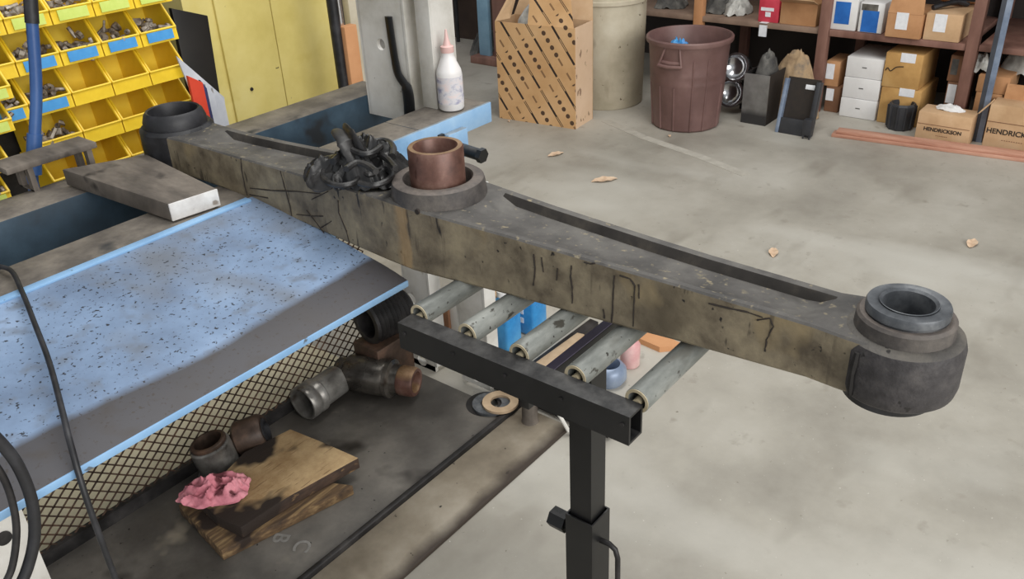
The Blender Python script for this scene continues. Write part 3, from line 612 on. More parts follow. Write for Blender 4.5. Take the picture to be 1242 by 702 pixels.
# ribbed bellows and rusty block behind
blx = 1.30; p = X(452, 400, 1.56)
t = thing('ribbed_tube', 'black ribbed steel tube lying on the rusty block under the tray', 'tube', (1.42, 1.72, .17))
c0 = Z(443, 392, .24); ax = (Z(485, 372, .24) - c0).normalized()
prof = [(.05, 0), (.068, 0)]
for k in range(9): prof += [(.073, .008+k*.016), (.065, .016+k*.016)]
prof += [(.05, .155), (.045, .155)]
b = MB(); b.lathe(prof, c0, ax, 40); part('tube_body', b, dark_m, t)
b = MB(); b.box(c0.x-.02, c0.x+.13, c0.y-.06, c0.y+.05, .019, c0.z-.0735, .004); single('rusty_block', b, rustdark_m, 'rusty steel block under the ribbed tube beside the mesh', 'block', (c0.x+.05, c0.y, .019))
# washers and pipe stub
for nm, px, z, ro_, ri, m_, lb in (('washer', (590, 492), .012, .062, .036, dark_m, 'dark flat ring lowest in the stack of rings by the pipe stub'), ('washer', (596, 491), .0205, .058, .032, sleeve_m, 'grey flat ring in the middle of the stack of rings'), ('washer', (607, 489), .029, .055, .03, washer_m, 'tan flat ring on top of the stack of rings')):
    p = Z(px[0], px[1], z); b = MB(); b.lathe([(ri, 0), (ro_, 0), (ro_, .008), (ri, .008)], p, n=44); single(nm, b, m_, lb, 'ring', p)
p = Z(643, 510, .012); b = MB(); b.lathe([(0, 0), (.026, 0), (.0235, .01), (.0235, .17), (.016, .175), (.012, .175), (.012, .1), (0, .1)], p, n=28, closed=False); single('pipe_stub', b, slab_m, 'brown upright pipe stub standing beside the stack of rings', 'pipe', p)

# ---------------------------------------------------------------- things behind the rollers, on the floor
def cardbox(name, label, cat, x0, x1, y0, y1, z0, z1, mat, group=None, label_px=None, flaps=None, tape=None):
    t_ = thing(name, label, cat, ((x0+x1)/2, (y0+y1)/2, z0), group)
    b = MB(); b.box(x0, x1, y0, y1, z0, z1, .003); part('carton', b, mat, t_)
    return t_
def fbox(name, label, cat, bl, br, tl, xp, dep, mat, group=None, z0=None, labels=(), inset=0):
    A_, B_, C_ = X(bl[0], bl[1], xp), X(br[0], br[1], xp), X(tl[0], tl[1], xp)
    zb = A_.z if z0 is None else z0
    ya, yb = max(A_.y, C_.y) if False else A_.y, B_.y
    t_ = thing(name, label, cat, (xp+dep/2, (ya+yb)/2, zb), group)
    b = MB(); b.box(xp, xp+dep, yb, ya, zb, C_.z, .004); part('carton', b, mat, t_)
    for (x0p, y0p, x1p, y1p, m_, nm) in labels:
        a_, b__ = X(x0p, y1p, xp), X(x1p, y0p, xp)
        q = MB(); q.box(xp-.0015, xp+.0005, min(a_.y, b__.y), max(a_.y, b__.y), min(a_.z, b__.z), max(a_.z, b__.z)); part(nm, q, m_, t_)
    t_['_z'] = C_.z
    zt_ = C_.z; del t_['_z']
    return t_, (xp, xp+dep, yb, ya, zb, zt_)
jugs = [(612, 417, 'blue plastic jug behind the second roller, left of the other blue jug'), (643, 400, 'blue plastic jug with white label strips behind the third roller')]
for k, (px, py, lb) in enumerate(jugs):
    p = Z(px, py, 0); t = thing('blue_jug', lb, 'jug', p, 'blue jugs behind the rollers')
    b = MB(); b.box(p.x-.04, p.x+.04, p.y-.05, p.y+.05, 0, .16, .014, seg=3); b.lathe([(0, .155), (.03, .155), (.02, .18), (.015, .19), (0, .19)], p, n=20, closed=False); part('jug_body', b, jug_m, t)
    b = MB(); b.lathe([(0, .19), (.018, .19), (.018, .21), (0, .212)], p, n=18, closed=False); part('cap', b, whitecard_m, t)
    if k == 1:
        for z in (.05, .085): 
            b = MB(); b.box(p.x-.042, p.x-.0395, p.y-.005, p.y+.04, z, z+.02); part('label_strip', b, label_m, t)
t, _e = fbox('printed_carton', 'beige printed carton standing behind the first two rollers', 'box', (582, 398), (632, 412), (582, 352), 2.06, .15, card2_m, z0=0)
p = Z(568, 402, 0); b = MB(); b.box(p.x-.05, p.x+.02, p.y-.05, p.y+.035, 0, .15, .003); single('white_carton', b, whitecard_m, 'white carton with curved cut edge behind the second roller', 'box', (p.x, p.y, 0))
p = Z(545, 400, 0); b = MB(); b.box(p.x-.03, p.x+.1, p.y-.03, p.y+.035, 0, .13, .003); single('dark_carton', b, carddark_m, 'dark brown box behind the first roller', 'box', (p.x, p.y, 0))
def barpx(name, a_, b__, wd, th, z, mat, label, cat):
    A_, B_ = Z(a_[0], a_[1], z+th), Z(b__[0], b__[1], z+th); d = (B_-A_); d.z = 0; d.normalize(); n_ = Vector((-d.y, d.x, 0))*wd/2
    b = MB(); b.prism([A_-n_-Vector((0, 0, th)), B_-n_-Vector((0, 0, th)), B_+n_-Vector((0, 0, th)), A_+n_-Vector((0, 0, th))], (0, 0, th), .002)
    m_ = (A_+B_)/2; m_.z = z; single(name, b, mat, label, cat, m_)
def floorslab(name, quad, z0, th, mat, label, cat):
    P = [Z(x, y, z0+th) for x, y in quad]; b = MB(); b.prism([p - Vector((0, 0, th)) for p in P], (0, 0, th), .002)
    ce = sum(P, Vector())/len(P); single(name, b, mat, label, cat, (ce.x, ce.y, z0))
floorslab('flat_bar', [(640, 442), (716, 386), (726, 390), (652, 446)], 0, .02, dark_m, 'black bar on the floor behind the beige wooden bar', 'bar')
floorslab('flat_bar', [(640, 446), (700, 403), (709, 405), (652, 452)], .0202, .03, washer_m, 'beige wooden bar lying on the floor behind the third roller', 'bar')
floorslab('flat_bar', [(728, 408), (740, 396), (752, 398), (732, 413)], 0, .03, orangewood_m, 'pinkish wood offcut behind the fourth roller', 'bar')
p = Z(738, 462, 0); b = MB(); b.lathe([(0, 0), (.045, 0), (.058, .02), (.056, .05), (.044, .065), (.036, .068), (.034, .06), (.034, .02), (0, .02)], p, n=32, closed=False); single('grey_cup', b, bluegrey_m, 'grey round metal cup behind the fourth roller', 'cup', p)
p = Z(764, 442, 0); b = MB(); b.lathe([(0, 0), (.028, 0), (.032, .006), (.032, .08), (.02, .1), (.012, .112), (0, .112)], p, n=24, closed=False); single('pink_bottle', b, pm('pink_pack', [c(206, 150, 152), c(226, 196, 190)], 14, .5), 'small pink and white bottle behind the grey cup', 'bottle', p)
P = [Z(x, y, .02) for x, y in [(770, 408), (785, 398), (832, 418), (800, 421)]]; b = MB(); b.prism([p - Vector((0, 0, .02)) for p in P], (0, 0, .02)); single('orange_board', b, orangewood_m, 'orange-brown board on the floor behind the beam', 'board', (P[0].x, P[0].y, 0))

# ---------------------------------------------------------------- bin rack
YB = 2.60
rk = thing('bin_rack', 'dark louvred rack holding the yellow parts bins', 'rack', (1.1, 2.8, 0))
b = MB(); b.box(.2, 1.56, YB+.205, YB+.217, .25, 1.7); part('louvre_panel', b, dark_m, rk)
for x in (.22, 1.0, 1.55):
    b = MB(); b.box(x-.02, x+.02, YB+.218, YB+.25, 0, 1.75); part('rack_post', b, dark_m, rk)
for x in (.22, 1.55):
    b = MB(); b.box(x-.02, x+.02, YB+.02, YB+.4, 0, .04); part('rack_foot', b, dark_m, rk)
def make_bin(W, H_, D):
    """open-front stacking bin; origin at front bottom centre, front looks to -y"""
    t_ = .004; lp = H_*.34
    root = thing('parts_bin', '', 'bin', (0, 0, 0), 'yellow parts bins on the rack')
    b = MB(); sidep = [(0, 0), (0, lp), (D*.30, H_*.98), (D*.36, H_), (D, H_), (D, 0)]
    for s in (-1, 1):
        b.prism([(s*W/2 - (t_ if s > 0 else 0), y, z) for y, z in sidep], (t_, 0, 0))
        # rolled rim on the sloping edge
        b.tube([(s*(W/2-.002), .0, lp), (s*(W/2-.002), D*.30, H_*.98), (s*(W/2-.002), D*.36, H_), (s*(W/2-.002), D, H_)], .0042, 6)
    b.box(-W/2+t_, W/2-t_, 0, D, 0, t_); b.box(-W/2+t_, W/2-t_, D-t_, D, t_, H_); b.box(-W/2+t_, W/2-t_, 0, t_, t_, lp)
    b.tube([(-W/2, .0, lp), (W/2, .0, lp)], .004, 6)
    part('bin_body', b, yellow_m, root)
    return root
def bin_label(root, W, H_, mat): 
    b = MB(); b.box(-W*.34, W*.34, -.0045, -.003, H_*.10, H_*.44); return part('card_label', b, mat, root)
W, H_, D = .124, .116, .165
proto = make_bin(W, H_, D); labels_todo = []
protoL = make_bin(.112, .096, .15)
tilt = Matrix.Rotation(math.radians(-9), 3, 'X')
XC = [.966, 1.094, 1.222, 1.350, 1.478]; ZR = [1.152, 1.034, .914, .796, .678]
colw = ['first', 'second', 'third', 'fourth', 'last']
roww = ['top visible row', 'row with blue labels', 'row below the blue-labelled row', 'fourth row', 'lowest row']
heap_n = 0
def heap(x, y, z, w_, d_, seed, label):
    b = MB(); rnd = random.Random(seed)
    for k in range(26):
        r = rnd.uniform(.007, .016); px, py = x + rnd.uniform(-w_, w_)*.42, y + rnd.uniform(.012, d_); pz = z + rnd.uniform(.02, .058)
        a_ = Vector((rnd.uniform(-1, 1), rnd.uniform(-1, 1), rnd.uniform(-.6, .6))).normalized()
        if k % 3 == 0: b.lathe([(r*.4, 0), (r, 0), (r, r*.9), (r*.4, r*.9)], (px, py, pz), a_, 8)
        elif k % 3 == 1: b.tube([Vector((px, py, pz)), Vector((px, py, pz)) + a_*.035], r*.5, 6)
        else: b.box(px-r, px+r, py-r*.8, py+r*.8, pz-r*.6, pz+r*.6, .002, R=a_.to_track_quat('Z', 'Y').to_matrix())
    single('fittings_heap', b, fit_m, label, 'fittings', (x, y + .03, z + .01), kind='stuff')
first = True
for ri, z in enumerate(ZR):
    for ci, x in enumerate(XC):
        if ci == 0 and ri > 2: continue
        o = proto if first else copy_tree(proto); 
        y = YB - (.0 if ri else .01)
        o.location = (x, y, z - H_*.27); o.rotation_euler = (math.radians(-7), 0, 0)
        lab = None
        if ri == 0: lab = greenlabel_m
        if ri == 1 and ci > 0: lab = bluelabel_m
        if ri == 2 and ci <= 1: lab = bluelabel_m
        st_ = {0: 'green-labelled', 1: 'blue-labelled', 2: 'blue-labelled' if ci <= 1 else 'unlabelled empty', 3: 'unlabelled' if ci <= 1 else 'unlabelled empty', 4: 'unlabelled empty'}[ri]
        if ri == 1 and ci == 0: st_ = 'unlabelled'
        o['label'] = 'yellow %s parts bin, %s from left in the %s' % (st_, colw[ci], roww[ri])
        if first: first = False
        if lab: labels_todo.append((o, lab, W*.36, H_*.06, H_*.31))
        if ri in (0, 1) or (ri == 2 and ci <= 1) or (ri == 3 and ci <= 1):
            heap(x, y, z - H_*.27, W, .11, ri*10+ci, 'heap of small grey fittings in the %s bin from left, %s' % (colw[ci], roww[ri]))
fl = True
for k, (px, py) in enumerate([(5, 112), (7, 152), (3, 200), (5, 240)]):
    p = Y(px, py, YB - .06)
    for j in range(2):
        o = protoL if fl else copy_tree(protoL); fl = False
        o.location = (p.x - .035 - j*.118, YB - .06, p.z - .02); o.rotation_euler = (math.radians(-7), 0, 0)
        o['group'] = 'smaller yellow bins at the left edge'
        o['label'] = 'small yellow bin with green label at the left frame edge, %s from top%s' % (['first', 'second', 'third', 'fourth'][k], '' if j == 0 else ', outer column')
        labels_todo.append((o, greenlabel_m, .042, .005, .03))
        if j == 0: heap(p.x-.035, YB - .06, p.z - .02, .10, .1, 90+k, 'heap of small fittings in the small bin, %s from top' % ['first', 'second', 'third', 'fourth'][k])
for o, lab, w_, za, zb in labels_todo:
    q = MB(); q.box(-w_, w_, -.0062, -.0042, za, zb); l = make('card_label', q, lab, (0, 0, 0)); l.parent = o
# blue pipe
t = thing('blue_pipe', 'blue pipe with black upper end standing before the yellow bins', 'pipe', (.80, 2.12, .62))
pp = [Y(x, y, 2.12) for x, y in [(42, 232), (41, 190), (44, 110), (39, 28)]]
b = MB(); b.tube(smooth_path([Vector((pp[0].x, 2.12, .62))] + pp, 5), .0135, 14); part('pipe', b, bluepipe_m, t)
b = MB(); b.box(pp[0].x-.025, pp[0].x+.025, 1.991, 2.115, .70, .74, .003); part('clamp', b, dark_m, t)
b = MB(); b.tube([pp[1].lerp(pp[0], .5), pp[1], pp[1].lerp(pp[2], .35)], .017, 14); part('coupling', b, bluepipe_m, t)
b = MB(); pe = Y(35, -30, 2.12); b.tube([pp[3], pe, pe + Vector((0, 0, .3))], .0155, 14); part('grip', b, rubber_m, t, 'black sleeve at the top')

# ---------------------------------------------------------------- yellow cabinet and neighbours
YC = 3.0
xa, xs, xe = Y(288, 140, YC).x, Y(346, 110, YC).x, Y(411, 60, YC).x
cb = thing('yellow_cabinet', 'tall pale yellow double-door steel cabinet behind the far rail', 'cabinet', ((xa+xe)/2, YC+.25, 0))
b = MB(); b.box(xa-.13, xe+.01, YC+.012, YC+.5, 0, 1.9); part('cabinet_body', b, yellowcab_m, cb)
for x0, x1 in ((xa-.003, xs-.002), (xs+.002, xe)):
    b = MB(); b.box(x0, x1, YC, YC+.012, .05, 1.86, .002); part('door', b, yellowcab_m, cb)
b = MB(); p = Y(305, 108, YC); b.lathe([(0, 0), (.008, 0), (.006, .004), (0, .004)], (p.x, YC-.002, p.z), (0, -1, 0), 12, closed=False); part('lock_hole', b, dark_m, cb)
P = [Y(x, y, 2.78) for x, y in [(208, 10), (252, 19), (267, 115)]]
t = thing('black_board', 'glossy black panel between the bins and the yellow cabinet', 'panel', (P[1].x, 2.80, 0))
b = MB(); b.prism([(P[0].x-.01, 2.78, .0), (P[2].x, 2.78, .0), (P[2].x, 2.78, P[2].z), (P[1].x, 2.78, P[1].z), (P[0].x, 2.78, P[0].z)], (0, .02, 0), .002); part('panel', b, glossblack_m, t)
# folders and papers standing on a small crate
fz = .68
cr_x0, cr_x1 = 1.40, 1.78
b = MB(); b.box(cr_x0, cr_x1, 2.32, 2.585, 0, fz-.06, .004); single('grey_crate', b, rag_m, 'grey crate behind the beam end holding folders', 'crate', ((cr_x0+cr_x1)/2, 2.45, 0))
fold = [(papred_m, 'red-orange folder leaning upright by the bins', 228, 246), (papblue_m, 'navy folder behind the red-orange folder', 243, 251), (paper_m, 'grey-white booklet behind the navy folder', 249, 260), (paper_m, 'outermost pale booklet beside the yellow cabinet', 258, 272)]
for k, (m_, lb, xl, xr) in enumerate(fold):
    yv = 2.36 + .045*k
    A_, B_ = Y(xl, 92 + 5*k, yv), Y(xr, 100 + 7*k, yv)
    b = MB(); b.prism([(A_.x, yv, fz-.06), (B_.x, yv, fz-.06), (B_.x, yv, B_.z), (A_.x, yv, A_.z)], (0, .012, 0), .001); single('folder', b, m_, lb, 'folder', (A_.x, yv, fz-.06), smooth=False)
A_ = [Y(x, y, 2.56) for x, y in [(214, 68), (226, 78), (272, 118), (272, 145), (255, 150)]]
A_[3].z = A_[4].z = fz-.06
b = MB(); b.prism([(p.x, 2.56, p.z) for p in A_], (0, .006, 0)); single('loose_sheet', b, paper_m, 'slanting pale sheet behind the upright folders', 'paper', (A_[2].x, 2.56, A_[3].z), smooth=False)
# chrome post, tan board, beige post
def vpost(name, pxs, yv, wd, mat, label, cat, dp=.03, ztop=1.7):
    p = Y(pxs[0], pxs[1], yv); b = MB(); b.box(p.x-wd/2, p.x+wd/2, yv, yv+dp, 0, ztop, .003); return single(name, b, mat, label, cat, (p.x, yv+dp/2, 0))
p = Y(416, 50, 2.72); t = thing('chrome_post', 'black and chrome upright post beside the yellow cabinet', 'post', (p.x, 2.74, 0))
b = MB(); b.tube([(p.x-.012, 2.74, 0), (p.x-.012, 2.74, 1.7)], .022, 14); part('black_tube', b, rubber_m, t)
b = MB(); b.tube([(p.x+.025, 2.75, 0), (p.x+.025, 2.75, 1.7)], .014, 14); part('chrome_tube', b, chrome_m, t)
p = Y(432, 80, 2.7); b = MB(); zt = Y(430, 30, 2.7).z; b.box(p.x-.035, p.x+.03, 2.70, 2.74, 0, zt, .003); single('tan_board', b, orangewood_m, 'tan wooden board standing beside the chrome post', 'board', (p.x, 2.72, 0))
p = Y(434, 10, 2.95); b = MB(); b.box(p.x-.05, p.x+.06, 2.95, 2.99, 0, 1.7, .003); single('beige_board', b, drum_m, 'beige post standing behind the tan board', 'board', (p.x, 2.97, 0))

# ---------------------------------------------------------------- far left background
bx = Z(486, 62, 0); t = thing('red_machine', 'red machine on a black tubular frame behind the white columns', 'machine', bx)
mx_, my_ = bx.x + .2, bx.y
b = MB(); b.box(mx_-.1, mx_+.3, my_-.22, my_+.22, .35, .95, .02); part('housing', b, redpaint_m, t)
b = MB(); b.tube(smooth_path([Vector((mx_-.15, my_+.28, 1.2)), Vector((mx_-.15, my_+.25, .5)), Vector((mx_-.17, my_+.1, .24)), Vector((mx_-.17, my_-.35, .18))]), .02, 10); part('frame', b, rubber_m, t)
for yy_ in (.2, -.2): 
    for xx_ in (-.12, .25): b = MB(); b.tube([(mx_+xx_, my_+yy_, .36), (mx_+xx_, my_+yy_, 0)], .015, 8); part('leg', b, rubber_m, t)
b = MB(); b.tube(smooth_path([Z(478, 75, .004), Z(495, 68, .004), Z(512, 63, .004), Z(530, 66, .004)]), .006, 6); single('power_cord', b, rubber_m, 'thin black cord on the floor behind the columns', 'cord', Z(495, 68, 0))
bb = Z(590, 76, 0)
b = MB(); b.box(bb.x-.06, bb.x+.12, bb.y-.25, bb.y+.1, 0, .05, .004); single('timber_sill', b, darkwood_m, 'low dark timber carrying the pale blue board', 'timber', (bb.x, bb.y, 0))
b = MB(); b.box(bb.x-.0, bb.x+.03, bb.y-.04, bb.y+.06, .05, 1.3, .003); single('blue_board', b, tealpaint_m, 'pale blue upright board left of the printed box', 'board', (bb.x, bb.y, .05))
b = MB(); b.box(bb.x+.01, bb.x+.05, bb.y-.22, bb.y-.07, .05, 1.3, .003); single('brown_board', b, darkwood_m, 'brown upright board behind the printed box', 'board', (bb.x, bb.y-.15, .05))
for k, (px, py, s_) in enumerate([(566, 58, .09), (562, 40, .08), (570, 30, .1)]):
    p = Z(px, 74, 0); p.x += .25; b = crumple(p.x, p.y + .1*k, [0, .2, .38][k], .14, .14, .16, 20+k, 24, 24, amp=.05)
    if k == 0: single('scrap_heap', b, rag_m, 'dark heap of scrap left of the pale blue board', 'scrap', (p.x, p.y, 0), kind='stuff')
    else: b.bm.free()
b = MB(); b.box(bb.x+.5, bb.x+.55, bb.y-.6, bb.y+1.6, 0, 2.2); single('plywood_sheet', b, pm('dim_plywood', [c(58, 46, 40), c(80, 64, 54)], 4, .9), 'dark plywood sheet leaning behind the scrap heap', 'board', (bb.x+.52, bb.y, 0))

# ---------------------------------------------------------------- printed box
B1, B2, B3 = Z(606, 143), Z(698, 157), Z(728, 146)
uu = (B2-B1); LU = uu.length; uu.normalize(); vv = Vector((-uu.y, uu.x, 0)); LV = .215; BH = .56
def boxprint(N, L, tc, out, mix):
    sp = N.new('ShaderNodeSeparateXYZ'); L.new(tc.outputs['Object'], sp.inputs[0])
    def mth(op, a_, b_=None, c_=None):
        m_ = N.new('ShaderNodeMath'); m_.operation = op
        for i_, v_ in enumerate((a_, b_, c_)):
            if v_ is None: continue
            if isinstance(v_, (int, float)): m_.inputs[i_].default_value = v_
            else: L.new(v_, m_.inputs[i_])
        return m_.outputs[0]
    along = mth('MULTIPLY_ADD', sp.outputs[2], .69, sp.outputs[0]); along = mth('ADD', along, sp.outputs[1])
    fr = mth('FRACT', mth('MULTIPLY_ADD', along, 1/.165, .46)); stripe = mth('LESS_THAN', fr, .10)
    perp = mth('MULTIPLY_ADD', sp.outputs[0], -.69, sp.outputs[2])
    brk = mth('GREATER_THAN', mth('FRACT', mth('MULTIPLY', perp, 1/.31)), .05)
    thin = mth('LESS_THAN', mth('ABSOLUTE', mth('SUBTRACT', fr, .05)), .018)
    seg_ = mth('GREATER_THAN', mth('FRACT', mth('MULTIPLY', perp, 1/.21)), .55)
    keep = mth('SUBTRACT', 1, mth('MULTIPLY', thin, seg_))
    st_ = mth('MULTIPLY', mth('MULTIPLY', stripe, brk), keep)
    out = mix(out, st_, c(52, 40, 34))
    # round marks between the stripes
    d1 = mth('MULTIPLY', mth('SUBTRACT', fr, .55), .165/1.2); f2 = mth('SUBTRACT', mth('FRACT', mth('MULTIPLY', perp, 1/.055)), .5); d2 = mth('MULTIPLY', f2, .055/1.2)
    dd = mth('SQRT', mth('ADD', mth('MULTIPLY', d1, d1), mth('MULTIPLY', d2, d2)))
    run = mth('GREATER_THAN', mth('FRACT', mth('MULTIPLY_ADD', perp, 1/.44, .2)), .45)
    dot = mth('MULTIPLY', mth('LESS_THAN', dd, .0135), run)
    out = mix(out, dot, c(84, 62, 46))
    tx = mth('MULTIPLY', mth('LESS_THAN', mth('ABSOLUTE', d1), .006), mth('MULTIPLY', mth('GREATER_THAN', mth('FRACT', mth('MULTIPLY', perp, 1/.11)), .5), mth('SUBTRACT', 1, run)))
    return mix(out, tx, c(138, 104, 72))
print_m = pm('printed_cardboard', [c(196, 152, 104), c(208, 166, 118), c(216, 176, 130)], 5, .8, 0, .04, extra=boxprint)
pb = thing('printed_box', 'open tan cardboard box with dark diagonal printed stripes', 'box', B1)
Rb = Matrix((uu, vv, Vector((0, 0, 1)))).transposed().to_4x4(); Rb.translation = B1
def boxlocal(name, fn, mat, label=None):
    b = MB(); fn(b); o = make(name, b, mat, (0, 0, 0), smooth=False); o.parent = pb
    o.matrix_local = Rb.to_3x3().to_4x4()
    if label: o['label'] = label
    return o
T_ = .006
boxlocal('wall', lambda b: b.box(0, LU, 0, T_, 0, BH), print_m)
boxlocal('wall', lambda b: b.box(LU-T_, LU, T_, LV-T_, 0, BH), pm('printed_cardboard_side', [c(216, 184, 152), c(226, 196, 166)], 5, .8, 0, .04, specks=[(26, .64, c(150, 122, 98), (1, 1, .5), .02)]))
boxlocal('wall', lambda b: b.box(0, T_, T_, LV-T_, 0, BH), card2_m)
boxlocal('wall', lambda b: b.box(0, LU, LV-T_, LV, 0, BH), card2_m)
boxlocal('bottom', lambda b: b.box(T_, LU-T_, T_, LV-T_, 0, .006), card2_m)
boxlocal('flap', lambda b: b.prism([(.0, 0, BH), (.09, .02, BH+.02), (.115, .05, BH+.13), (.06, .06, BH+.13)], (0, .005, 0)), card2_m)
boxlocal('flap', lambda b: b.prism([(LU*.42, .002, BH), (LU-.01, .002, BH), (LU-.06, .06, BH+.16), (LU*.4, .06, BH+.16)], (0, .005, 0)), print_m)
boxlocal('flap', lambda b: b.prism([(0, LV-T_, BH), (LU, LV-T_, BH), (LU-.03, LV+.05, BH+.13), (.03, LV+.05, BH+.13)], (0, .005, 0)), card2_m)
p = B1 + uu*LU*.40 + vv*LV*.5
b = crumple(p.x, p.y, BH-.12, .13, .08, .20, 31.7, 30, 30, amp=.03, rot=math.radians(-80)); single('packing_bag', b, plastic_m, 'crumpled clear packing bag inside the printed box', 'bag', (p.x, p.y, BH-.12), ang=80)
# ---------------------------------------------------------------- drum and trash can
p = Z(735, 121); t = thing('beige_drum', 'tall beige dirty drum behind the printed box', 'drum', p)
b = MB(); b.lathe([(0, 0), (.215, 0), (.222, .01), (.232, .56), (.232, .60), (.239, .605), (.239, .625), (.232, .63), (.235, .84), (.225, .84), (.22, .1), (0, .1)], p, n=64, closed=False); part('drum_body', b, drum_m, t)
p = Z(831, 148.5); CAN = p; CH = .495
t = thing('trash_can', 'round brown plastic trash can standing before the shelf', 'trash can', p)
b = MB(); b.lathe([(0, 0), (.176, 0), (.186, .01), (.205, .255), (.2065, .262), (.2055, .27), (.208, .305), (.2095, .312), (.2085, .32), (.2185, CH-.035), (.222, CH-.03), (.232, CH-.028), (.235, CH-.02), (.235, CH-.006), (.230, CH), (.221, CH), (.217, CH-.01), (.18, .02), (0, .02)], p, n=72, closed=False); cn = part('can_body', b, can_m, t)
vw = Vector((-p.x, -p.y, 0)).normalized(); a0 = math.atan2(vw.y, vw.x)
def pol(a_, r, z): return p + Vector((r*math.cos(a_), r*math.sin(a_), z))
for k, da in enumerate((-.52, -.14, .35, .8, 1.3, -1.1)):
    zt_ = .40 if k < 2 else .25
    b = MB(); b.tube([pol(a0-da*-1*-1 if False else a0+da*-1, .187, .01), pol(a0-da, .185+.032*zt_/.48+.001, zt_)], .006, 8); part('rib', b, can_m, t)
ha = a0 - .33 if False else a0 + .33
hd = .33
# handle on the left front
b = MB(); al, ar = a0 + .0, a0 + 0
e1, e2 = None, None
def facecan(px, z, r):
    """angle on the can wall seen at pixel column px"""
    best = None
    for k in range(-90, 91):
        a_ = a0 + math.radians(k); q = pol(a_, r, z); cc = CAM.transposed() @ (q - O); sx = 621 + F*cc.x/cc.z
        if best is None or abs(sx-px) < best[0]: best = (abs(sx-px), a_)
    return best[1]
aL, aR = facecan(806, .42, .22), facecan(824, .42, .22); aC0, aC1 = facecan(800, .38, .225), facecan(827, .38, .225)
b.tube([pol(aL, .216, .465), pol(aC0, .234, .37)], .006, 8); b.tube([pol(aR, .216, .465), pol(aC1, .234, .37)], .006, 8)
b.tube([pol(aC0, .236, .372), pol((aC0+aC1)/2, .24, .370), pol(aC1, .236, .372)], .010, 10); b.tube([pol(aC0, .214, .385), pol((aC0+aC1)/2, .215, .383), pol(aC1, .214, .385)], .014, 10)
part('handle', b, can_m, t)
b = crumple(p.x-.02, p.y+.05, .37, .085, .085, .07, 12.2, 30, 30, amp=.03); single('blue_bag', b, bluebag_m, 'blue plastic bag inside the brown trash can', 'bag', (p.x, p.y, .37), ang=80)

# ---------------------------------------------------------------- shelf
XS = 4.84
sh = thing('wooden_shelf', 'long brown wooden storage shelf along the back wall', 'shelf', (XS+.35, 1.2, 0))
y1 = X(998, 40, XS).y; y2 = X(1178, 60, XS).y; y0 = X(846, 20, XS).y
for y, m_ in ((y1, darkwood_m), (y2, darkwood_m), (y0, orangewood_m), (y2-.8, darkwood_m)):
    b = MB(); b.box(XS, XS+.05, y-.028, y+.028, 0, 1.6, .003); part('upright', b, m_, sh)
    b = MB(); b.box(XS+.68, XS+.73, y-.028, y+.028, 0, 1.6, .003); part('upright', b, darkwood_m, sh)
SZ = .469
b = MB(); b.box(XS+.01, XS+.72, y1+.03, 3.2, SZ-.03, SZ, .003); part('shelf_board', b, board_m, sh)
b = MB(); b.box(XS+.01, XS+.72, y2+.03, y1-.03, SZ-.035, SZ-.001, .003); part('shelf_board', b, darkwood_m, sh)
b = MB(); b.box(XS+.01, XS+.72, y2-.8, y2-.03, SZ-.03, SZ, .003); part('shelf_board', b, darkwood_m, sh)
b = MB(); b.box(XS+.01, XS+.72, y2-.8, 3.2, 1.0, 1.03, .003); part('shelf_board', b, board_m, sh)
b = MB(); b.box(XS+.74, XS+.76, y2-.8, 3.3, 0, 1.6); part('back_panel', b, wall_m, sh)
def topflap(t_, ext, mat, side, ln, up_):
    x0, x1, ya, yb, zb, zt_ = ext; b = MB()
    if side == 'front': b.prism([(x0, ya, zt_), (x0, yb, zt_), (x0+.02, yb-.01, zt_+ln), (x0+.02, ya+.01, zt_+ln)], (.004, 0, 0))
    if side == 'frontout': b.prism([(x0, ya, zt_), (x0, yb, zt_), (x0-ln, yb, zt_-up_), (x0-ln, ya, zt_-up_)], (0, 0, .004))
    if side == 'left': b.prism([(x0, yb, zt_), (x1, yb, zt_), (x1, yb+up_, zt_+ln), (x0, yb+up_, zt_+ln)], (0, .004, 0))
    if side == 'right': b.prism([(x0, ya, zt_), (x1, ya, zt_), (x1, ya-up_, zt_+ln), (x0, ya-up_, zt_+ln)], (0, .004, 0))
    if side == 'back': b.prism([(x1, ya, zt_), (x1, yb, zt_), (x1+up_, yb, zt_+ln), (x1+up_, ya, zt_+ln)], (.004, 0, 0))
    part('flap', b, mat, t_, smooth=False)
# on the shelf board
xp = XS + .03
zs_ = SZ
fbox('filter_box', 'white carton with plain blue panel, left of two on the shelf', 'box', (1005, 38), (1036, 40.5), (1009, -4), xp, .2, whitecard_m, z0=zs_, labels=[(1011, 3, 1033, 28, blueprint_m, 'blue_panel')])
t, e_ = fbox('filter_box', 'white and blue carton beside the open cardboard boxes on the shelf', 'box', (1039, 41), (1068, 44), (1043, 2), xp, .2, whitecard_m, z0=zs_, labels=[(1043, 14, 1067, 38, blueprint_m, 'blue_panel'), (1045, 6, 1066, 12, steel_m, 'print_line')])
t, e_ = fbox('cardboard_box', 'open cardboard box with white label beside the blue cartons on the shelf', 'box', (1072, 46), (1114.5, 50), (1075.5, 15), xp-.04, .3, card_m, z0=zs_, labels=[(1085, 16, 1103, 35, label_m, 'shipping_label')]); topflap(t, e_, card_m, 'front', .09, 0)
t, e_ = fbox('cardboard_box', 'open cardboard box with white label at the right end of the shelf bay', 'box', (1118, 50), (1162, 53.5), (1121, 15), xp-.02, .3, card2_m, z0=zs_, labels=[(1131, 18, 1150, 38, label_m, 'shipping_label')]); topflap(t, e_, card_m, 'back', .03, -.1)
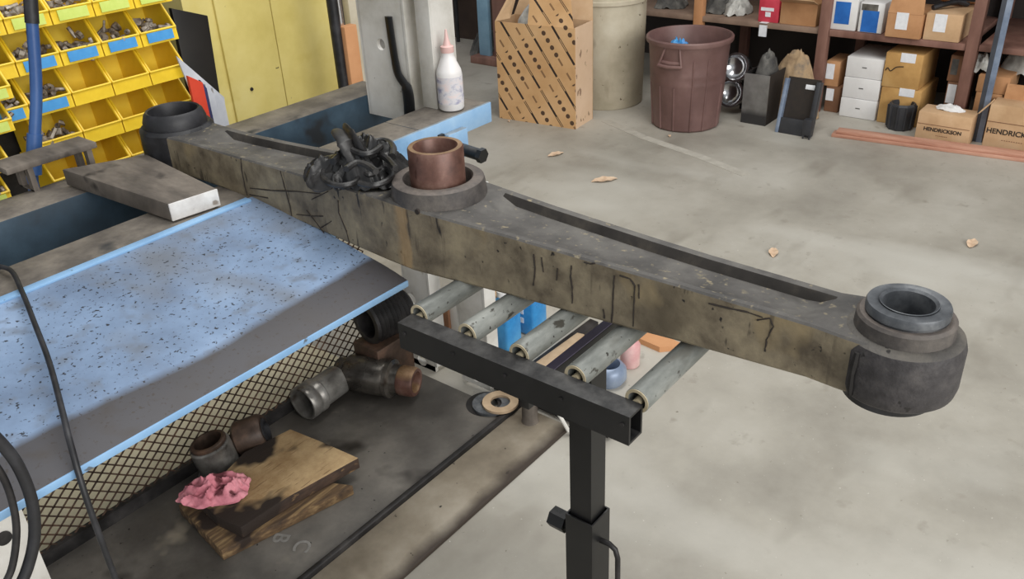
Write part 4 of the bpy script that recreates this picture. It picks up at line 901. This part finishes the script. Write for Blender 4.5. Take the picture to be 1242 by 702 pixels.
p = Vector((xp+.15, (e_[2]+e_[3])/2, e_[5])); b = MB(); b.tube(smooth_path([p+Vector((-.1, .08, .012)), p+Vector((0, 0, .03)), p+Vector((.05, -.05, .014))]), .014, 8); single('black_hose', b, rubber_m, 'black hose end lying on the open cardboard box', 'hose', p)
t, e_ = fbox('red_carton', 'small red carton with white mark on the left shelf board', 'box', (919, 26), (943, 28), (921, -2), xp, .14, red_m, z0=zs_, labels=[(923, 10, 939, 12.5, label_m, 'print_line'), (928, 15, 935, 20, label_m, 'print_mark')])
t, e_ = fbox('cardboard_box', 'brown open cardboard box next to the red carton', 'box', (945, 28), (989, 32), (948, 2), xp, .26, card_m, z0=zs_); topflap(t, e_, card2_m, 'frontout', .07, -.03)
b = MB(); q = X(925, 35, XS-.002); b.box(XS-.002, XS+.008, q.y-.022, q.y+.022, SZ-.075, SZ-.012); b.box(XS-.002, XS+.03, q.y-.022, q.y+.022, SZ+.0, SZ+.002); single('shelf_tag', b, label_m, 'white paper tag hanging from the shelf edge under the red carton', 'tag', (XS+.01, q.y, SZ), smooth=False)
for k, (px, m_, lb, r_) in enumerate([(893, plastic_m, 'light grey cloth bundle on the left shelf board', .10), (872, rag_m, 'dark grey rag heap on the shelf behind the trash can', .12), (812, rag_m, 'dark rag heap on the shelf above the trash can rim', .13)]):
    q = X(px, 15, xp+.14); b = crumple(xp+.16, q.y, SZ, .11, r_*.8, .085, 40+k*3, 26, 26, amp=.028); single('rag_bundle', b, m_, lb, 'rag', (xp+.16, q.y, SZ), ang=80)
# under the shelf
for k in range(3):
    zz = [0.0, .1, .2]
ys = []
zprev = 0
lv = [140.5, 117, 92, 67]
for k in range(3):
    A_ = X(1017, lv[k+1], 4.86); zt_ = A_.z
    L_ = X(1017, 140, 4.86).y; R_ = X(1061, 142, 4.86).y
    t = thing('white_carton', 'plain white carton, %s of the stack of three under the shelf' % ['lowest', 'middle one', 'topmost'][k], 'box', (5.0, (L_+R_)/2, zprev), 'white cartons under the shelf')
    b = MB(); b.box(4.86 + .006*k, 5.2, R_, L_, zprev+.001, zt_-.001, .004); part('carton', b, whitecard_m, t)
    b = MB(); b.box(4.8585+.006*k, 4.861+.006*k, (L_+R_)/2-.012, (L_+R_)/2+.012, (zprev+zt_)/2, (zprev+zt_)/2+.005); part('print_mark', b, rag_m, t)
    zprev = zt_
t, e1_ = fbox('golden_carton', 'golden-brown carton with handwriting, lower of two right of the white stack', 'box', (1064, 139), (1112, 145), (1065, 104), 4.86, .32, card3_m, z0=0, labels=[(1090, 109, 1110, 116, label_m, 'shipping_label')])
t, e2_ = fbox('golden_carton', 'golden-brown carton with handwriting, upper of two right of the white stack', 'box', (1069, 102), (1114, 104), (1069, 62), 4.86, .32, card3_m, z0=e1_[5]+.001, labels=[(1092, 66, 1112, 75, label_m, 'shipping_label')])
b = MB(); b.tube(smooth_path([X(x, y, 4.858) for x, y in [(1074, 85), (1077, 82), (1080, 86), (1086, 82), (1090, 81), (1096, 81)]], 4), .0025, 5); part('handwriting', b, ink_m, t, 'black handwriting')
t, e_ = fbox('small_carton', 'small brown labelled carton left of the white stack, lower one', 'box', (999, 131), (1016, 133), (1001, 104), 4.9, .2, carddark_m, z0=.0, labels=[(1001, 108, 1012, 121, label_m, 'shipping_label')])
t, e2_ = fbox('small_carton', 'small brown labelled carton left of the white stack, upper one', 'box', (999, 102), (1016, 103), (1001, 73), 4.9, .2, card_m, z0=e_[5]+.001, labels=[(1001, 78, 1013, 95, label_m, 'shipping_label')])
t, e_ = fbox('dark_carton', 'dark carton with white label beside the brown upright, lower one', 'box', (1143, 132), (1163, 134), (1146, 98), 4.9, .25, carddark_m, z0=.0, labels=[(1146, 103, 1161, 124, label_m, 'shipping_label')])
t, e2_ = fbox('dark_carton', 'dark carton with small label beside the brown upright, upper one', 'box', (1148, 97), (1166, 98), (1150, 66), 4.9, .25, carddark_m, z0=e_[5]+.001, labels=[(1152, 72, 1164, 90, rag_m, 'shipping_label')])
t, e_ = fbox('brown_carton', 'brown carton right of the brown upright, lower of two', 'box', (1180, 130), (1212, 134), (1183, 111), 4.86, .25, card_m, z0=0.0)
t, e2_ = fbox('brown_carton', 'brown carton right of the brown upright, upper of two', 'box', (1183, 110), (1222, 113), (1186, 90), 4.86, .25, card_m, z0=e_[5]+.001, labels=[(1192, 97, 1197, 108, label_m, 'shipping_label')])
q = X(1232, 62, 4.8); b = crumple(5.12, q.y-.06, .30, .14, .17, .17, 51.5, 30, 30, amp=.04); single('plastic_bag', b, plastic_m, 'crumpled whitish plastic bag right of the leaning steel post', 'bag', (4.95, q.y, .3), ang=80)
q = X(1222, 85, 4.85); b = MB(); b.box(5.14, 5.4, q.y-.34, q.y-.02, .0, .30, .004); single('dark_crate', b, ink_m, 'dark crate under the plastic bag', 'crate', (5.0, q.y-.1, 0))
q = X(1190, 75, 4.85); b = crumple(4.95, q.y, e2_[5], .09, .07, .07, 57.5, 24, 24, amp=.04); single('wire_bundle', b, plastic_m, 'grey crumpled plastic bundle behind the leaning steel post', 'bundle', (4.95, q.y, e2_[5]), ang=80)
# leaning steel post
t = thing('steel_post', 'blue-grey steel angle post leaning before the shelf', 'post', (4.79, X(1200, 120, 4.79).y, 0))
A_, B_ = X(1196, 120, 4.79), X(1223, 0, 4.79); d = (B_-A_); p0 = A_ - d*(A_.z/d.z); p1 = A_ + d*(1.2/d.z)
b = MB(); n_ = Vector((0, 1, 0)); b.prism([p0+n_*.026, p0+n_*.004, p0+n_*.004+Vector((.04, 0, 0)), p0+n_*.026+Vector((.04, 0, 0))], p1-p0); part('dark_flange', b, pm('shadow_grey_steel', [c(58, 62, 70), c(78, 82, 90)], 5, .5, .2), t)
b = MB(); b.prism([p0+n_*.004, p0-n_*.022, p0-n_*.022+Vector((.008, 0, 0)), p0+n_*.004+Vector((.008, 0, 0))], p1-p0); part('light_flange', b, bluegrey_m, t)
# red planks
A_, B_ = Z(1008, 166), Z(1242, 197); d = (B_-A_).normalized(); B_ = A_ + d*1.6; n_ = Vector((-d.y, d.x, 0))
if n_.x < 0: n_ = -n_
for k in range(2):
    b = MB(); o_ = n_*(.0 + .012*k); e_ = d*(.02*k); b.prism([A_+o_+e_+Vector((0, 0, .017*k)), B_+o_+Vector((0, 0, .017*k)), B_+n_*.075+Vector((0, 0, .017*k)), A_+n_*.075+e_+Vector((0, 0, .017*k))], (0, 0, .0165), .002)
    single('red_plank', b, redplank_m, ['reddish plank on the floor, lower of two before the cartons', 'reddish plank on the floor, upper of two before the cartons'][k], 'plank', A_ + Vector((.05, -.5, .017*k)), 'reddish planks on the floor')
# lettered cartons
t, e_ = fbox('lettered_carton', 'small tan carton lettered HENDRICKSON beside the charcoal basket', 'box', (1109, 165), (1174, 172), (1112, 134), 4.683, .145, card2_m, z0=0)
zc = e_[5]; yc = (e_[2]+e_[3])/2
text_part('lettering', 'HENDRICKSON', .026, ink_m, t, FACE_MX, (4.682, yc-.0, zc*.42)); text_part('lettering', 'TRUCK PARTS' if False else '- - - - - - -', .014, carddark_m, t, FACE_MX, (4.682, yc-.0, zc*.24))
b = MB(); b.box(4.6815, 4.684, e_[2]+.004, e_[3]-.004, zc*.58, zc*.595); part('fold_line', b, carddark_m, t)
b = crumple(4.775, yc, zc, .04, .07, .02, 61.1, 18, 18, amp=.01); single('foam_bag', b, whitecard_m, 'white packing bag bulging from the small lettered carton', 'bag', (4.775, yc, zc), ang=80)
yl = Z(1190, 179).y; t = thing('lettered_carton', 'large tan carton lettered HENDRICKSON at the right edge', 'box', (4.85, yl-.22, 0))
zt_ = X(1196, 126, 4.7).z
b = MB(); b.box(4.71, 4.85, yl-.44, yl, 0, zt_, .004); part('carton', b, card2_m, t)
text_part('lettering', 'HENDRICKSON', .036, ink_m, t, FACE_MX, (4.709, X(1231, 160, 4.709).y, zt_*.42)); text_part('lettering', '- - - - - - - - -', .018, carddark_m, t, FACE_MX, (4.709, X(1228, 168, 4.709).y, zt_*.25))
b = MB(); b.box(4.7085, 4.711, yl-.438, yl-.002, zt_*.62, zt_*.632); part('fold_line', b, carddark_m, t)
b = MB(); b.prism([(4.84, yl-.44, zt_), (4.84, yl-.03, zt_), (4.855, yl-.03, zt_+.07), (4.855, yl-.44, zt_+.07)], (.005, 0, 0)); part('flap', b, card_m, t, smooth=False)
b = MB(); b.prism([(4.72, yl, zt_), (4.80, yl, zt_), (4.80, yl+.045, zt_-.06), (4.72, yl+.045, zt_-.06)], (0, .004, .003)); part('flap', b, card2_m, t, smooth=False)
# charcoal basket
p = Z(1090, 155); b = MB(); b.lathe([(0, 0), (.062, 0), (.065, .01), (.069, .13), (.064, .14), (.056, .14), (.054, .125), (.056, .03), (0, .03)], p, n=10, closed=False); t = thing('charcoal_basket', 'charcoal ribbed plastic basket before the golden cartons', 'basket', p); part('basket_body', b, basket_m, t, ang=20)
for k in range(10):
    a_ = 2*math.pi*k/10; b = MB(); b.tube([p+Vector((.063*math.cos(a_), .063*math.sin(a_), .012)), p+Vector((.067*math.cos(a_), .067*math.sin(a_), .128))], .008, 6); part('rib', b, basket_m, t)
# grey metal bin with paper
A_, B_ = Z(898, 148), Z(931, 151); zt_ = X(900, 88, A_.x).z
t = thing('metal_bin', 'grey sheet metal bin full of paper beside the trash can', 'bin', (A_.x+.12, (A_.y+B_.y)/2, 0))
ya, yb = A_.y, B_.y
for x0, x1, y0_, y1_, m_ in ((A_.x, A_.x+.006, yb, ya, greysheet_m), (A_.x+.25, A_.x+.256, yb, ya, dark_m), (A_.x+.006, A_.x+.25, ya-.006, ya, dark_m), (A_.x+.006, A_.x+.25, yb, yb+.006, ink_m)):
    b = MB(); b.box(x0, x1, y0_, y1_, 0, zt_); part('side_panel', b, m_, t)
b = MB(); b.box(A_.x+.006, A_.x+.25, yb+.006, ya-.006, 0, .01); part('bottom', b, dark_m, t)
b = crumple(A_.x+.13, (ya+yb)/2, zt_-.09, .10, .07, .17, 71.1, 26, 26, amp=.03); single('crumpled_paper', b, rag_m, 'crumpled grey paper in the metal bin', 'paper', (A_.x+.13, (ya+yb)/2, zt_-.09), ang=80)
# black tray panel leaning
A_, B_ = Z(939, 160), Z(984, 166); zt_ = .30
t = thing('black_tray', 'black moulded tray leaning upright in front of the metal bin', 'tray', ((A_.x+B_.x)/2, (A_.y+B_.y)/2, 0))
R_ = Matrix.Rotation(math.radians(14), 3, 'Y'); piv = (A_.x, (A_.y+B_.y)/2, 0); wy = A_.y - B_.y; ymid = (A_.y+B_.y)/2
b = MB(); b.box(A_.x+.03, A_.x+.04, B_.y+.01, A_.y-.01, .0, zt_, R=R_, piv=piv); part('tray_back', b, ink_m, t)
for (y0_, y1_) in ((A_.y-.02, A_.y), (B_.y, B_.y+.025)):
    b = MB(); b.box(A_.x, A_.x+.045, y0_, y1_, .0, zt_-.01, .004, R=R_, piv=piv); part('tray_side', b, bluegrey_m if y1_ == A_.y else basket_m, t)
b = MB(); b.box(A_.x+.002, A_.x+.04, B_.y+.02, A_.y-.02, .0, .085, .004, R=R_, piv=piv); part('tray_pocket', b, basket_m, t)
b = MB(); b.box(A_.x+.026, A_.x+.031, ymid-.062, ymid-.012, zt_-.055, zt_-.03, .002, R=R_, piv=piv); part('name_tag', b, label_m, t)
b = MB(); b.box(A_.x-.03, A_.x+.01, B_.y-.01, B_.y+.035, .02, .105, .004); 
for yy_ in (B_.y-.006, B_.y+.028): b.tube([(A_.x-.025, yy_, .02), (A_.x-.025, yy_, 0)], .005, 6)
part('foot_bracket', b, basket_m, t)
q = X(965, 82, 4.62); b = crumple(4.74, q.y+.05, .0, .10, .15, .36, 77.1, 30, 30, amp=.035); single('paper_sack', b, pm('sack', [c(120, 98, 74), c(168, 142, 110), c(92, 92, 92)], 8, .9), 'crumpled paper sack behind the black tray under the shelf', 'sack', (4.72, q.y+.03, 0), ang=80)
# chrome headlamps
for k, (px, zc_, lb) in enumerate([(884, .09, 'round chrome lamp on the floor right of the trash can'), (888, .24, 'chrome lamp resting above the floor lamp by the trash can')]):
    q = X(px+4, 110, 4.6); t = thing('chrome_lamp', lb, 'lamp', (4.62, q.y, zc_-.085 if k else 0))
    b = MB(); b.lathe([(0, 0), (.04, .0), (.075, .04), (.08, .08), (.074, .084), (.06, .06), (0, .03)], (4.68, q.y, zc_), (-.9, .1, .3), 32, closed=False); part('shell', b, chrome_m, t)
    b = MB(); b.lathe([(.07, .08), (.082, .08), (.082, .092), (.07, .092)], (4.68, q.y, zc_), (-.9, .1, .3), 32); part('rim', b, chrome_m, t)
    if k: b = MB(); b.tube([(4.72, q.y, .25), (4.72, q.y, 0)], .02, 10); part('stem', b, dark_m, t)

# ---------------------------------------------------------------- leaves on the floor
for k, (px, py, s_, lb) in enumerate([(733, 218, .066, 'dry tan leaf on the concrete behind the centre hub'), (674, 187, .05, 'small dry leaf on the concrete near the printed box'), (1179, 295, .045, 'pinkish dry leaf on the concrete right of the beam'), (938, 306, .042, 'pale leaf fragment on the floor behind the beam'), (812, 165, .016, 'tiny leaf bit near the trash can'), (617, 147, .012, 'tiny crumb of leaf beside the printed box')]):
    p = Z(px, py, .004)
    def lf(u, v, p=p, s_=s_, k=k):
        w_ = math.sin(math.pi*min(max(u, .02), .98))**.8; a_ = (u-.5)*2*s_; q = (v-.5)*s_*.9*w_; th_ = math.radians(-39+20*k)
        return (p.x + a_*math.cos(th_) - q*math.sin(th_), p.y + a_*math.sin(th_) + q*math.cos(th_), .002 + .012*abs(v-.5)*w_ + .004*math.sin(u*9+k)**2)
    b = MB(); b.sheet(lf, 10, 6, .001); single('dry_leaf', b, leaf_m, lb, 'leaf', (p.x, p.y, 0))
